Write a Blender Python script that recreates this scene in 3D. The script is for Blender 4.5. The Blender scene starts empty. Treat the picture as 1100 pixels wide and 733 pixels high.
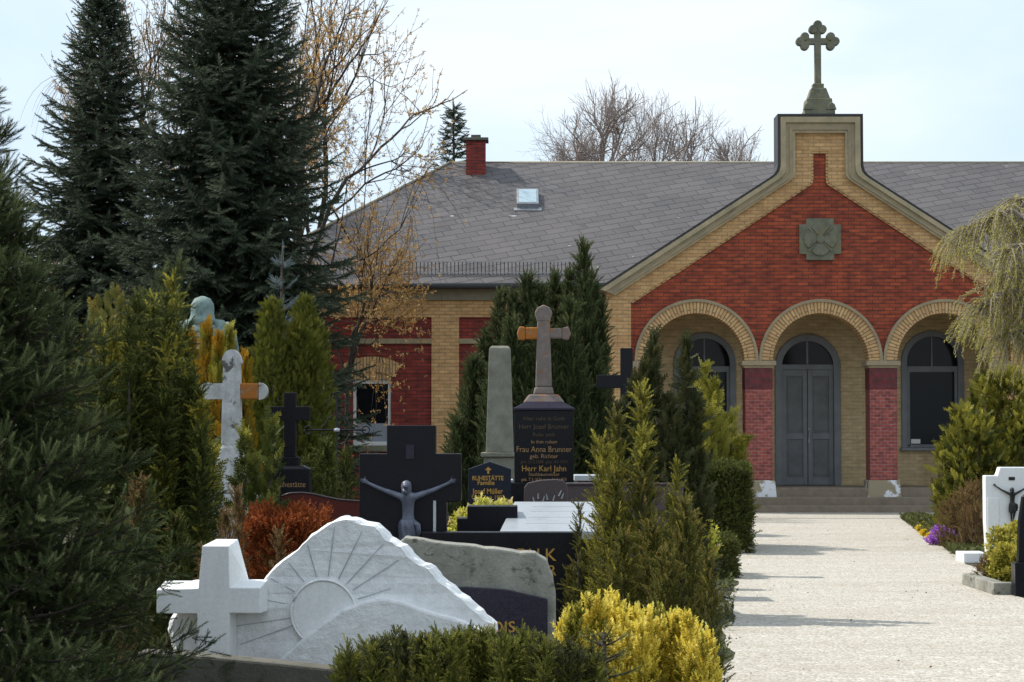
import bpy, bmesh, math, random
import numpy as np
from mathutils import Vector, Matrix
R = math.radians
rnd = random.Random(7)
rng = np.random.default_rng(11)
sc = bpy.context.scene
COL = sc.collection

# ------------------------------------------------------------------ camera geometry
F, CX, CY, HOR, EYE = 2250.0, 550.0, 366.5, 467.0, 1.65
PH = math.atan((HOR - CY) / F)
def P(px, py, Y):
    u = (px - CX) / F; v = (CY - py) / F
    dy = math.cos(PH) - v * math.sin(PH); dz = math.sin(PH) + v * math.cos(PH)
    t = Y / dy
    return Vector((u * t, Y, EYE + dz * t))
def wx(px, Y, py=HOR): return P(px, py, Y).x
def wz(py, Y): return P(CX, py, Y).z

# ------------------------------------------------------------------ mesh builder
class MB:
    def __init__(s): s.v = []; s.f = []; s.uv = {}
    def add(s, vs, fs):
        o = len(s.v); s.v += [tuple(p) for p in vs]; s.f += [tuple(i + o for i in f) for f in fs]; return s
    def box(s, x0, x1, y0, y1, z0, z1):
        return s.add([(x0,y0,z0),(x1,y0,z0),(x1,y1,z0),(x0,y1,z0),(x0,y0,z1),(x1,y0,z1),(x1,y1,z1),(x0,y1,z1)],
                     [(0,3,2,1),(4,5,6,7),(0,1,5,4),(1,2,6,5),(2,3,7,6),(3,0,4,7)])
    def frus(s, b, z0, t, z1):   # b,t = x0,x1,y0,y1
        return s.add([(b[0],b[2],z0),(b[1],b[2],z0),(b[1],b[3],z0),(b[0],b[3],z0),(t[0],t[2],z1),(t[1],t[2],z1),(t[1],t[3],z1),(t[0],t[3],z1)],
                     [(0,3,2,1),(4,5,6,7),(0,1,5,4),(1,2,6,5),(2,3,7,6),(3,0,4,7)])
    def prism(s, pts, y0, y1):   # pts in xz
        a = sum(pts[i][0]*pts[(i+1)%len(pts)][1]-pts[(i+1)%len(pts)][0]*pts[i][1] for i in range(len(pts)))
        if a < 0: pts = pts[::-1]
        n = len(pts)
        vs = [(x,y0,z) for x,z in pts] + [(x,y1,z) for x,z in pts]
        fs = [tuple(range(n)), tuple(range(2*n-1, n-1, -1))]
        fs += [(i, i+n, (i+1)%n+n, (i+1)%n) for i in range(n)]
        return s.add(vs, fs)
    def lathe(s, prof, c=(0,0), n=24, fold=None):
        vs = []
        for r, z in prof:
            for i in range(n):
                a = 2*math.pi*i/n; k = fold(a, z) if fold else 1
                vs.append((c[0]+r*k*math.cos(a), c[1]+r*k*math.sin(a), z))
        fs = [(j*n+i, j*n+(i+1)%n, (j+1)*n+(i+1)%n, (j+1)*n+i) for j in range(len(prof)-1) for i in range(n)]
        fs += [tuple(range(n-1,-1,-1)), tuple((len(prof)-1)*n+i for i in range(n))]
        return s.add(vs, fs)
    def tube(s, path, rad, n=6):
        if not hasattr(rad, '__len__'): rad = [rad]*len(path)
        path = [Vector(p) for p in path]; vs = []
        for i, p in enumerate(path):
            d = (path[min(i+1, len(path)-1)] - path[max(i-1, 0)]).normalized()
            u = d.cross(Vector((0,0,1)) if abs(d.z) < .9 else Vector((1,0,0))).normalized(); w = d.cross(u)
            for k in range(n):
                a = 2*math.pi*k/n; vs.append(p + (u*math.cos(a)+w*math.sin(a))*rad[i])
        fs = [(j*n+i, j*n+(i+1)%n, (j+1)*n+(i+1)%n, (j+1)*n+i) for j in range(len(path)-1) for i in range(n)]
        fs += [tuple(range(n)), tuple((len(path)-1)*n+i for i in range(n-1,-1,-1))]
        return s.add(vs, fs)
    def build(s, name, m, parent=None, bevel=0, smooth=False, uvf=None, loc=None, subdiv=0, norm=True):
        me = bpy.data.meshes.new(name); me.from_pydata(s.v, [], s.f); me.update()
        bm = bmesh.new(); bm.from_mesh(me)
        if norm: bmesh.ops.recalc_face_normals(bm, faces=bm.faces)
        if subdiv:
            bmesh.ops.triangulate(bm, faces=[f for f in bm.faces if len(f.verts) > 4])
            for _ in range(subdiv): bmesh.ops.subdivide_edges(bm, edges=bm.edges, cuts=1, use_grid_fill=True)
        ul = bm.loops.layers.uv.new('UVMap')
        for f in bm.faces:
            n = f.normal; ax = max(range(3), key=lambda i: abs(n[i]))
            for l in f.loops:
                c = l.vert.co
                if uvf: l[ul].uv = uvf(c, n)
                elif ax == 0: l[ul].uv = (c.y, c.z)
                elif ax == 1: l[ul].uv = (c.x, c.z)
                else: l[ul].uv = (c.x, c.y)
            if smooth: f.smooth = True
        bm.to_mesh(me); bm.free()
        o = bpy.data.objects.new(name, me); COL.objects.link(o)
        me.materials.append(m)
        if parent: o.parent = parent
        if loc: o.location = loc
        if bevel:
            b = o.modifiers.new('bevel', 'BEVEL'); b.width = bevel; b.segments = 2; b.limit_method = 'ANGLE'; b.angle_limit = R(40)
        return o

def tag(o, label=None, cat=None, group=None, kind=None):
    if label: o['label'] = label
    if cat: o['category'] = cat
    if group: o['group'] = group
    if kind: o['kind'] = kind
    return o
def thing(name, label, cat, loc=(0,0,0), rz=0, group=None):
    o = bpy.data.objects.new(name, None); COL.objects.link(o); o.empty_display_size = .2
    o.location = loc; o.rotation_euler = (0,0,rz)
    return tag(o, label, cat, group)

# ------------------------------------------------------------------ materials
def newmat(name):
    m = bpy.data.materials.new(name); m.use_nodes = True
    nt = m.node_tree; b = nt.nodes['Principled BSDF']; return m, nt, b
def N(nt, t, **kw):
    n = nt.nodes.new(t)
    for k, v in kw.items():
        if k in n.inputs.keys() if isinstance(k, str) else False: n.inputs[k].default_value = v
        else: setattr(n, k, v)
    return n
def setin(n, **kw):
    for k, v in kw.items(): n.inputs[k.replace('_', ' ')].default_value = v
def mixc(nt, fac, a, b, bt='MIX'):
    n = nt.nodes.new('ShaderNodeMix'); n.data_type = 'RGBA'; n.blend_type = bt
    for i, x in ((0, fac), (6, a), (7, b)):
        if hasattr(x, 'links'): nt.links.new(x, n.inputs[i])
        elif i == 0: n.inputs[0].default_value = x
        else: n.inputs[i].default_value = (*x, 1)
    return n.outputs[2]
def ramp(nt, inp, stops):
    n = nt.nodes.new('ShaderNodeValToRGB'); e = n.color_ramp.elements
    while len(e) < len(stops): e.new(.5)
    for el, (p, c) in zip(e, stops): el.position = p; el.color = (*c, 1) if hasattr(c, '__len__') else (c, c, c, 1)
    nt.links.new(inp, n.inputs[0]); return n.outputs[0]
def noise(nt, vec, scale, detail=6, rough=.6, dist=0):
    n = nt.nodes.new('ShaderNodeTexNoise'); setin(n, Scale=scale, Detail=detail, Roughness=rough, Distortion=dist)
    if vec is not None: nt.links.new(vec, n.inputs['Vector'])
    return n.outputs['Fac']
def coords(nt, kind='Object', scale=None):
    t = nt.nodes.new('ShaderNodeTexCoord').outputs[kind]
    if scale:
        m = nt.nodes.new('ShaderNodeMapping'); m.inputs['Scale'].default_value = scale
        nt.links.new(t, m.inputs[0]); return m.outputs[0]
    return t
def bump(nt, b, h, strength=.4, dist=.01):
    n = nt.nodes.new('ShaderNodeBump'); setin(n, Strength=strength, Distance=dist)
    nt.links.new(h, n.inputs['Height']); nt.links.new(n.outputs[0], b.inputs['Normal'])

def brick_mat(name, c1, c2, mortar, w=.25, h=.077, ms=.011, stain=(.5,.5,.45), rough=.75, stainamt=.35, pvar=.8):
    m, nt, b = newmat(name); uv = coords(nt, 'UV')
    br = nt.nodes.new('ShaderNodeTexBrick'); nt.links.new(uv, br.inputs['Vector'])
    setin(br, Color1=(*c1,1), Color2=(*c2,1), Mortar=(*mortar,1), Scale=1, Mortar_Size=ms, Mortar_Smooth=.2, Bias=-.1, Brick_Width=w, Row_Height=h)
    ob = coords(nt, 'Object')
    n1 = noise(nt, ob, 1.3, 8, .7); n2 = noise(nt, ob, 14, 4)
    mpb = nt.nodes.new('ShaderNodeMapping'); mpb.inputs['Scale'].default_value = (1/w*1.1, 1/h*1.1, 1); nt.links.new(uv, mpb.inputs[0])
    pb = ramp(nt, noise(nt, mpb.outputs[0], .9, 1, .2), [(.3, .55), (.5, .95), (.7, 1.25)])
    bcol = mixc(nt, pvar, br.outputs['Color'], pb, 'MULTIPLY')
    c = mixc(nt, ramp(nt, n1, [(.45, 0), (.75, stainamt)]), bcol, stain, 'MULTIPLY')
    n5 = noise(nt, coords(nt, 'Object', (2.2,2.2,.35)), 1.6, 7, .7); c = mixc(nt, ramp(nt, n5, [(.5,0),(.78,.5)]), c, stain, 'MULTIPLY')
    c = mixc(nt, .5, c, ramp(nt, n2, [(.25, .55), (.75, 1.0)]), 'MULTIPLY')
    nt.links.new(c, b.inputs['Base Color']); b.inputs['Roughness'].default_value = rough
    inv = nt.nodes.new('ShaderNodeInvert'); nt.links.new(br.outputs['Fac'], inv.inputs[1])
    bump(nt, b, inv.outputs[0], .5, .006)
    return m
def stone_mat(name, c, c2=None, scale=6, rough=.8, bmp=.4, bd=.01, spots=None, ssc=9, lo=.35, hi=.68, fine=60, streak=0):
    m, nt, b = newmat(name); ob = coords(nt, 'Object')
    c2 = c2 or tuple(x*.6 for x in c)
    n1 = noise(nt, ob, scale, 8, .65, .3); n2 = noise(nt, ob, fine, 4, .7)
    col = mixc(nt, ramp(nt, n1, [(lo, 0), (hi, 1)]), c, c2)
    col = mixc(nt, .4, col, ramp(nt, n2, [(.3, .6), (.7, 1)]), 'MULTIPLY')
    if spots:
        n3 = noise(nt, ob, ssc, 7, .7, .5)
        col = mixc(nt, ramp(nt, n3, [(.55, 0), (.62, 1)]), col, spots)
    if streak: col = mixc(nt, ramp(nt, noise(nt, coords(nt, 'Object', (14,14,1.2)), 1.0, 7, .7), [(.45,0),(.8,streak)]), col, (.42,.41,.37), 'MULTIPLY')
    nt.links.new(col, b.inputs['Base Color']); b.inputs['Roughness'].default_value = rough
    if bmp:
        bump(nt, b, mixc(nt, .5, ramp(nt, n1, [(0,0),(1,1)]), ramp(nt, n2, [(0,0),(1,1)])), bmp, bd)
    return m
def polish(name, c, fleck=None, rough=.22, spec=.18):
    m, nt, b = newmat(name); ob = coords(nt, 'Object')
    n = noise(nt, ob, 140, 3, .7)
    col = mixc(nt, ramp(nt, n, [(.5, 0), (.68, 1)]), c, fleck or tuple(x*1.8+.004 for x in c))
    nt.links.new(col, b.inputs['Base Color'])
    n2 = noise(nt, ob, 5, 5)
    nt.links.new(ramp(nt, n2, [(.3, rough), (.75, rough+.22)]), b.inputs['Roughness'])
    b.inputs['Specular IOR Level'].default_value = spec
    return m
def flat(name, c, rough=.5, metal=0, nz=.2, sc_=20):
    m, nt, b = newmat(name); ob = coords(nt, 'Object')
    col = mixc(nt, ramp(nt, noise(nt, ob, sc_, 5), [(.3, 0), (.7, 1)]), tuple(x*(1-nz) for x in c), tuple(min(1, x*(1+nz)) for x in c))
    nt.links.new(col, b.inputs['Base Color']); b.inputs['Roughness'].default_value = rough; b.inputs['Metallic'].default_value = metal
    return m
def leafmat(name, dark, mid, light, trans=.25, rough=.65):
    m, nt, b = newmat(name)
    a = nt.nodes.new('ShaderNodeAttribute'); a.attribute_name = 'tint'
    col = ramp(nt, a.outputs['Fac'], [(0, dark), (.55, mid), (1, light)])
    nt.links.new(col, b.inputs['Base Color']); b.inputs['Roughness'].default_value = rough
    b.inputs['Specular IOR Level'].default_value = .16
    t = nt.nodes.new('ShaderNodeBsdfTranslucent'); nt.links.new(col, t.inputs[0])
    mx = nt.nodes.new('ShaderNodeMixShader'); mx.inputs[0].default_value = trans
    nt.links.new(b.outputs[0], mx.inputs[1]); nt.links.new(t.outputs[0], mx.inputs[2])
    nt.links.new(mx.outputs[0], nt.nodes['Material Output'].inputs[0])
    return m

M = {}
M['red'] = brick_mat('red_brick', (.47,.080,.026), (.30,.040,.015), (.14,.045,.025), .25, .077, .010, (.45,.4,.4))
M['redpanel'] = brick_mat('dark_red_brick', (.33,.038,.022), (.21,.020,.014), (.10,.028,.022), .25, .077, .010, (.45,.4,.4))
M['redcol'] = brick_mat('glazed_red_brick', (.38,.070,.045), (.26,.040,.028), (.34,.15,.14), .15, .072, .010, (.6,.5,.5), .45)
M['redcap'] = brick_mat('dark_band_brick', (.20,.012,.016), (.13,.01,.014), (.10,.03,.03), .12, .15, .012, (.5,.5,.5), .4)  # darker red band at the top of each pillar
M['yel'] = brick_mat('yellow_brick', (.76,.46,.20), (.62,.34,.13), (.44,.28,.15), .25, .077, .010, (.55,.5,.42), pvar=.35)
M['yarch'] = brick_mat('arch_brick', (.76,.48,.22), (.62,.36,.15), (.28,.17,.09), .40, .072, .012, (.55,.5,.42), pvar=.35)
M['ystucco'] = brick_mat('loggia_wall', (.70,.53,.30), (.62,.46,.25), (.50,.38,.21), .25, .077, .006, (.6,.55,.45), pvar=.35)
M['sand'] = stone_mat('weathered_sandstone', (.54,.43,.27), (.36,.30,.19), 3, .9, .3, .01)
M['sandl'] = stone_mat('light_sandstone', (.42,.33,.2), (.3,.24,.16), 4, .9, .4, .01)
M['crossst'] = stone_mat('grey_green_stone', (.24,.23,.16), (.12,.12,.085), 4, .9, .5, .01, (.2,.17,.08), 6)
M['step'] = stone_mat('step_stone', (.27,.215,.155), (.19,.15,.11), 5, .85, .3, .006)
M['plaster'] = stone_mat('peeling_plaster', (.34,.28,.18), (.80,.80,.82), 2.2, .9, .4, .01, None, 9, .50, .54)
M['zinc'] = flat('zinc', (.33,.34,.36), .45, .6)
M['guard'] = flat('galvanised_guard', (.42,.42,.43), .5, .2)
M['flash'] = flat('dark_flashing', (.03,.03,.032), .6)
M['paint'] = flat('grey_green_paint', (.175,.185,.195), .45, 0, .15, 3)
M['paintd'] = flat('dark_door_panel', (.13,.135,.135), .5, 0, .25, 3)
M['whitep'] = flat('white_frame_paint', (.72,.72,.70), .5, 0, .06)
M['soffit'] = flat('eave_board', (.24,.21,.15), .7, 0, .15, 6)
m, nt, b = newmat('window_glass'); b.inputs['Base Color'].default_value = (.008,.009,.011,1); b.inputs['Roughness'].default_value = .06; b.inputs['Specular IOR Level'].default_value = .16
bump(nt, b, noise(nt, coords(nt), 2.5, 2), .06, .01); M['glass'] = m
m, nt, b = newmat('skylight_glass'); b.inputs['Base Color'].default_value = (.35,.45,.5,1); b.inputs['Roughness'].default_value = .1; M['sglass'] = m
M['curtain'] = flat('grey_blind', (.26,.28,.32), .5, 0, .06, 3)
M['wm'] = None
# white marble
M['marble'] = stone_mat('white_marble', (.90,.90,.89), (.80,.80,.81), 5, .6, .9, .02, None, 9, .35, .75, 22, .15)
M['marbles'] = stone_mat('smooth_white_marble', (.90,.90,.89), (.85,.85,.85), 2, .5, .12, .004, streak=.15)
M['line'] = flat('engraved_line', (.45,.45,.45), .9)
M['concrete'] = stone_mat('mossy_concrete', (.17,.155,.125), (.09,.085,.065), 4, .95, .6, .02, (.05,.055,.03), 7)
M['roughst'] = stone_mat('rough_grey_stone', (.36,.35,.30), (.19,.185,.155), 5, .95, .9, .02, (.08,.08,.06), 6)
M['obel'] = stone_mat('obelisk_stone', (.30,.285,.23), (.19,.18,.14), 7, .95, .7, .01)
M['black'] = polish('black_granite', (.008,.008,.011), None, .2)
M['slabtop'] = polish('sky_pale_granite', (.30,.32,.34), (.40,.42,.44), .25, .6)  # pale tone stands for sky mirrored in dark polished granite
M['bluegr'] = polish('blue_black_granite', (.014,.018,.03), (.03,.035,.05), .2)
M['purple'] = polish('dark_purple_granite', (.028,.025,.040), (.06,.05,.07), .2)
M['redgr'] = polish('red_granite', (.10,.022,.018), (.2,.07,.05), .25)
M['browngr'] = polish('brown_granite', (.07,.052,.055), (.16,.13,.13), .3)
M['gold'] = flat('gold_lettering', (.50,.27,.06), .4, .3, .3, 60)
M['fadedgold'] = flat('faded_lettering', (.10,.065,.035), .6, .2, .5, 60)
M['goldw'] = flat('worn_gold_lettering', (.36,.21,.09), .5, .2, .5, 90)
M['bronze'] = flat('dark_bronze', (.12,.13,.17), .42, .15, .3, 12)
M['bronzeb'] = flat('black_bronze', (.022,.022,.022), .45, .3, .3, 12)
M['verd'] = stone_mat('verdigris', (.27,.36,.33), (.10,.15,.14), 14, .7, .3, .01)
M['whitegr'] = stone_mat('white_weathered_stone', (.68,.68,.68), (.42,.42,.40), 9, .85, .5, .008, (.12,.11,.10), 7, streak=.7)
M['lichen'] = stone_mat('orange_lichen_stone', (.48,.16,.02), (.36,.13,.03), 9, .95, .5, .01, (.25,.2,.13), 14)
M['crossgr'] = stone_mat('stained_pink_stone', (.28,.22,.19), (.16,.13,.12), 8, .9, .6, .01, (.30,.13,.05), 9)
M['ledge'] = stone_mat('pale_ledge', (.62,.64,.66), (.5,.52,.54), 4, .5, .1, .004)
M['iron'] = flat('wrought_iron', (.02,.02,.022), .5, .5)
M['bark'] = stone_mat('bark', (.075,.055,.04), (.035,.027,.02), 12, .95, .8, .02)
M['barkg'] = stone_mat('grey_bark', (.085,.065,.052), (.05,.04,.035), 10, .95, .5, .01)
M['graytwig'] = stone_mat('bare_twig_bark', (.40,.33,.30), (.28,.23,.21), 10, .95, .3, .01)
# slate
m, nt, b = newmat('slate_roof'); uv = coords(nt, 'UV')
mp = nt.nodes.new('ShaderNodeMapping'); mp.inputs['Rotation'].default_value = (0,0,R(-21)); nt.links.new(uv, mp.inputs[0])
br = nt.nodes.new('ShaderNodeTexBrick'); nt.links.new(mp.outputs[0], br.inputs['Vector'])
setin(br, Color1=(.106,.094,.096,1), Color2=(.074,.066,.068,1), Mortar=(.022,.020,.023,1), Scale=1, Mortar_Size=.020, Mortar_Smooth=.35, Bias=0, Brick_Width=.50, Row_Height=.26)
ob = coords(nt, 'Object'); n1 = noise(nt, ob, .8, 8, .7); n2 = noise(nt, ob, 9, 6, .8)
c = mixc(nt, ramp(nt, n1, [(.35,0),(.75,.45)]), br.outputs['Color'], (.16,.135,.125))
c = mixc(nt, .5, c, ramp(nt, n2, [(.3,.7),(.7,1)]), 'MULTIPLY')
n4 = noise(nt, ob, 4.2, 1, .3); c = mixc(nt, ramp(nt, n4, [(.80,0),(.81,.5)]), c, (.6,.6,.58))
nt.links.new(c, b.inputs['Base Color']); b.inputs['Roughness'].default_value = .62
inv = nt.nodes.new('ShaderNodeInvert'); nt.links.new(br.outputs['Fac'], inv.inputs[1]); bump(nt, b, inv.outputs[0], .6, .015); M['slate'] = m
# gravel
m, nt, b = newmat('gravel'); ob = coords(nt, 'Object')
vo = nt.nodes.new('ShaderNodeTexVoronoi'); setin(vo, Scale=38); nt.links.new(ob, vo.inputs['Vector'])
n1 = noise(nt, coords(nt, 'Object', (.5,1.6,1)), .9, 8, .7); n2 = noise(nt, ob, 11, 8, .75); n3 = noise(nt, coords(nt,'Object',(1,1,1)), 3.2, 5, .7)
c = ramp(nt, vo.outputs['Color'], [(0,(.37,.335,.28)),(.5,(.53,.49,.425)),(1,(.70,.67,.60))])
c = mixc(nt, .55, c, ramp(nt, n2, [(.3,(.62,.6,.56)),(.7,(1,1,1))]), 'MULTIPLY')
c = mixc(nt, ramp(nt, n1, [(.42,0),(.72,.6)]), c, (.36,.31,.235))
c = mixc(nt, .5, c, ramp(nt, noise(nt, coords(nt,'Object',(1,2.2,1)), 7, 8, .8), [(.36,(.50,.47,.42)),(.50,(1,1,1))]), 'MULTIPLY')
nt.links.new(c, b.inputs['Base Color']); b.inputs['Roughness'].default_value = .95
bump(nt, b, mixc(nt, .6, ramp(nt, vo.outputs['Distance'], [(0,1),(1,0)]), ramp(nt, n3, [(0,0),(1,1)])), 1.0, .03); M['gravel'] = m
# soil / grass ground
m, nt, b = newmat('cemetery_ground'); ob = coords(nt, 'Object')
n1 = noise(nt, ob, .35, 8, .7); n2 = noise(nt, ob, 14, 8, .8)
c = mixc(nt, ramp(nt, n1, [(.42,0),(.6,1)]), (.075,.055,.035), (.07,.085,.03)); c = mixc(nt, .6, c, ramp(nt, n2, [(.3,.45),(.7,1)]), 'MULTIPLY')
nt.links.new(c, b.inputs['Base Color']); b.inputs['Roughness'].default_value = .95; bump(nt, b, n2, .8, .04); M['ground'] = m
M['asphalt'] = stone_mat('asphalt', (.16,.16,.165), (.12,.12,.125), 5, .95, .5, .006)
M['tomblow'] = M['black']

# leaf materials
L = {}
L['spruce'] = leafmat('spruce_needles', (0.016, 0.026, 0.014), (0.052, 0.07, 0.042), (0.16, 0.19, 0.12), 0.12)
L['bluespruce'] = leafmat('blue_spruce_needles', (.010,.017,.004), (.056,.076,.022), (.30,.33,.14), .12)
L['paleblue'] = leafmat('pale_blue_needles', (0.100,0.130,0.140), (0.170,0.210,0.220), (0.270,0.320,0.330), .15)
L['pineg'] = leafmat('olive_pine_needles', (0.02, 0.03, 0.012), (0.085, 0.1, 0.03), (0.3, 0.25, 0.07), 0.15)
L['mugo'] = leafmat('dark_pine_needles', (0.026, 0.036, 0.014), (0.08, 0.1, 0.038), (0.19, 0.21, 0.08), 0.15)
L['yew'] = leafmat('yew_leaves', (0.014, 0.02, 0.005), (0.065, 0.08, 0.016), (0.24, 0.24, 0.055), 0.22)
L['yewd'] = leafmat('dark_yew_leaves', (0.022, 0.027, 0.011), (0.055, 0.062, 0.022), (0.14, 0.12, 0.045), 0.15)
L['thuja'] = leafmat('thuja_sprays', (0.04, 0.05, 0.01), (0.12, 0.13, 0.02), (0.25, 0.22, 0.035), 0.25)
L['golden'] = leafmat('golden_thuja', (0.149,0.092,0.011), (0.322,0.184,0.014), (0.529,0.265,0.023), .3)
L['goldgreen'] = leafmat('gold_green_conifer', (0.05, 0.055, 0.01), (0.25, 0.235, 0.035), (0.58, 0.5, 0.09), 0.3)
L['rusty'] = leafmat('bronzed_conifer', (0.032, 0.036, 0.01), (0.125, 0.125, 0.028), (0.36, 0.25, 0.06), 0.28)
L['euon'] = leafmat('golden_euonymus', (0.28, 0.22, 0.03), (0.76, 0.62, 0.09), (0.9, 0.8, 0.26), 0.3)
L['heb'] = leafmat('olive_shrub_leaves', (0.026, 0.034, 0.008), (0.14, 0.15, 0.026), (0.42, 0.38, 0.08), 0.28)
L['copper'] = leafmat('copper_hedge_leaves', (0.120,0.025,0.008), (0.340,0.085,0.022), (0.520,0.180,0.050), .3)
L['brown'] = leafmat('brown_twiggy_leaves', (0.072,0.048,0.024), (0.192,0.120,0.048), (0.312,0.204,0.084), .2)
L['hedge'] = leafmat('box_hedge_leaves', (0.022, 0.027, 0.008), (0.105, 0.115, 0.025), (0.28, 0.28, 0.06), 0.2)
L['willow'] = leafmat('willow_catkins', (.30,.28,.05), (.50,.46,.11), (.68,.62,.20), .4)
L['orange'] = leafmat('young_orange_leaves', (0.36, 0.2, 0.06), (0.58, 0.35, 0.12), (0.7, 0.5, 0.25), 0.45)
L['pinkgrey'] = leafmat('pale_young_leaves', (0.300,0.190,0.100), (0.450,0.320,0.190), (0.580,0.450,0.320), .4)
L['grass'] = leafmat('grass_blades', (0.04, 0.05, 0.015), (0.09, 0.1, 0.03), (0.18, 0.18, 0.06), 0.3)
L['purplefl'] = leafmat('purple_petals', (0.250,0.080,0.380), (0.420,0.160,0.580), (0.600,0.320,0.720), .3)
L['yellowfl'] = leafmat('yellow_petals', (0.600,0.380,0.020), (0.800,0.600,0.030), (0.850,0.700,0.200), .3)
L['mixedfl'] = leafmat('mixed_petals', (0.100,0.160,0.030), (0.620,0.600,0.080), (0.800,0.550,0.550), .3)

# ------------------------------------------------------------------ foliage kit
def t_needles(n=34, ang=50, ln=.2, w=.03, taper=.5):
    V = []; T = []
    for i in range(n):
        t = .04 + .96*i/n; a = i*2.39996; l = ln*(1-taper*t*t)
        aa = R(ang*(1-.5*t)); o = np.array([0,0,t]); rad = np.array([math.cos(a), math.sin(a), 0]); tan = np.array([-math.sin(a), math.cos(a), 0])
        V += [o - tan*w/2, o + tan*w/2, o + l*(math.sin(aa)*rad + math.cos(aa)*np.array([0,0,1]))]
    V += [np.array([-.012,0,0]), np.array([.012,0,0]), np.array([0,0,1.05])]
    V = np.array(V); return V, np.arange(len(V)).reshape(-1, 3)
def t_fan(n=14, w=.085, ln=.36, seed=0):
    r = random.Random(seed); V = []
    for i in range(n):
        t = .05 + .9*i/n; s = 1 if i % 2 else -1; l = ln*(1.1-t*.8)*(.8+.4*r.random()); a = R(38+14*r.random())
        o = np.array([0,0,t]); d = np.array([s*math.sin(a), (r.random()-.5)*.5, math.cos(a)]); p = np.array([-math.cos(a)*s, 0, math.sin(a)])
        V += [o, o + d*l*.5 + p*w*.6, o + d*l, o + d*l*.5 - p*w*.6]
    V += [np.array([-.03,0,.5]), np.array([0,0,.0]), np.array([.03,0,.5]), np.array([0,0,1.15])]
    V = np.array(V); return V, np.arange(len(V)).reshape(-1, 4)
def t_leaves(n=9, ln=.35, w=.16, ang=55, seed=1):
    r = random.Random(seed); V = []
    for i in range(n):
        t = .1 + .9*i/n; a = i*2.39996 + r.random(); aa = R(ang*(1.1-.7*t)); l = ln*(.75+.5*r.random())
        o = np.array([0,0,t]); rad = np.array([math.cos(a), math.sin(a), 0]); tan = np.array([-math.sin(a), math.cos(a), 0])
        d = math.sin(aa)*rad + math.cos(aa)*np.array([0,0,1]); nn = np.cross(d, tan)
        V += [o, o + d*l*.5 + tan*w/2 + nn*.03, o + d*l, o + d*l*.5 - tan*w/2 + nn*.03]
    V = np.array(V); return V, np.arange(len(V)).reshape(-1, 4)
T_SPR = t_needles(40, 52, .22, .030)
T_SPRN = t_needles(46, 66, .27, .034, .25)
T_SPRT = t_needles(40, 62, .24, .046, .35)
T_SPRF = t_needles(24, 52, .30, .075)
T_PINE = t_needles(36, 40, .36, .028, .3)
T_PINEF = t_needles(22, 42, .36, .07, .3)
T_YEW = t_needles(22, 55, .26, .085, .4)
T_FAN = t_fan()
T_FANF = t_fan(8, .15, .42, 3)
T_LEAF = t_leaves()
T_LEAFS = t_leaves(5, .6, .34, 60, 4)
T_EUO = t_leaves(14, .28, .17, 62, 5)
T_STRAND = t_leaves(12, .13, .045, 35, 6)

def bake(name, templ, pos, dirs, size, tint, m, parent, flat_up=False):
    V, Fc = templ; n = len(pos); pos = np.asarray(pos, float); d = np.asarray(dirs, float)
    d /= np.linalg.norm(d, axis=1)[:, None] + 1e-9
    ref = rng.normal(size=(n, 3)); 
    if flat_up: ref = np.tile([0,0,1.], (n,1)) + rng.normal(size=(n,3))*.35
    s = np.cross(d, ref); s /= np.linalg.norm(s, axis=1)[:, None] + 1e-9
    u = np.cross(s, d); size = np.broadcast_to(np.asarray(size, float), (n,))
    B = np.stack([s, u, d], axis=1)                       # n,3,3 rows
    W = np.einsum('vk,nkj->nvj', V, B) * size[:, None, None] + pos[:, None, :]
    k = len(V); nv = n*k; fl = Fc.shape[1]
    FF = (Fc[None] + (np.arange(n)*k)[:, None, None]).reshape(-1)
    me = bpy.data.meshes.new(name); me.vertices.add(nv); me.vertices.foreach_set('co', W.reshape(-1).astype(np.float32))
    nf = len(FF)//fl; me.loops.add(len(FF)); me.loops.foreach_set('vertex_index', FF.astype(np.int32))
    me.polygons.add(nf); me.polygons.foreach_set('loop_start', (np.arange(nf)*fl).astype(np.int32))
    try: me.polygons.foreach_set('loop_total', np.full(nf, fl, np.int32))
    except Exception: pass
    at = me.attributes.new('tint', 'FLOAT', 'POINT')
    zt = V[:, 2]; zt = (zt - zt.min())/(zt.max()-zt.min())
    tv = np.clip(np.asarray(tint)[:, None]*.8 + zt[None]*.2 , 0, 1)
    at.data.foreach_set('value', tv.reshape(-1).astype(np.float32))
    me.update(calc_edges=True); me.materials.append(m)
    o = bpy.data.objects.new(name, me); COL.objects.link(o); o.parent = parent
    return o
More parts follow.
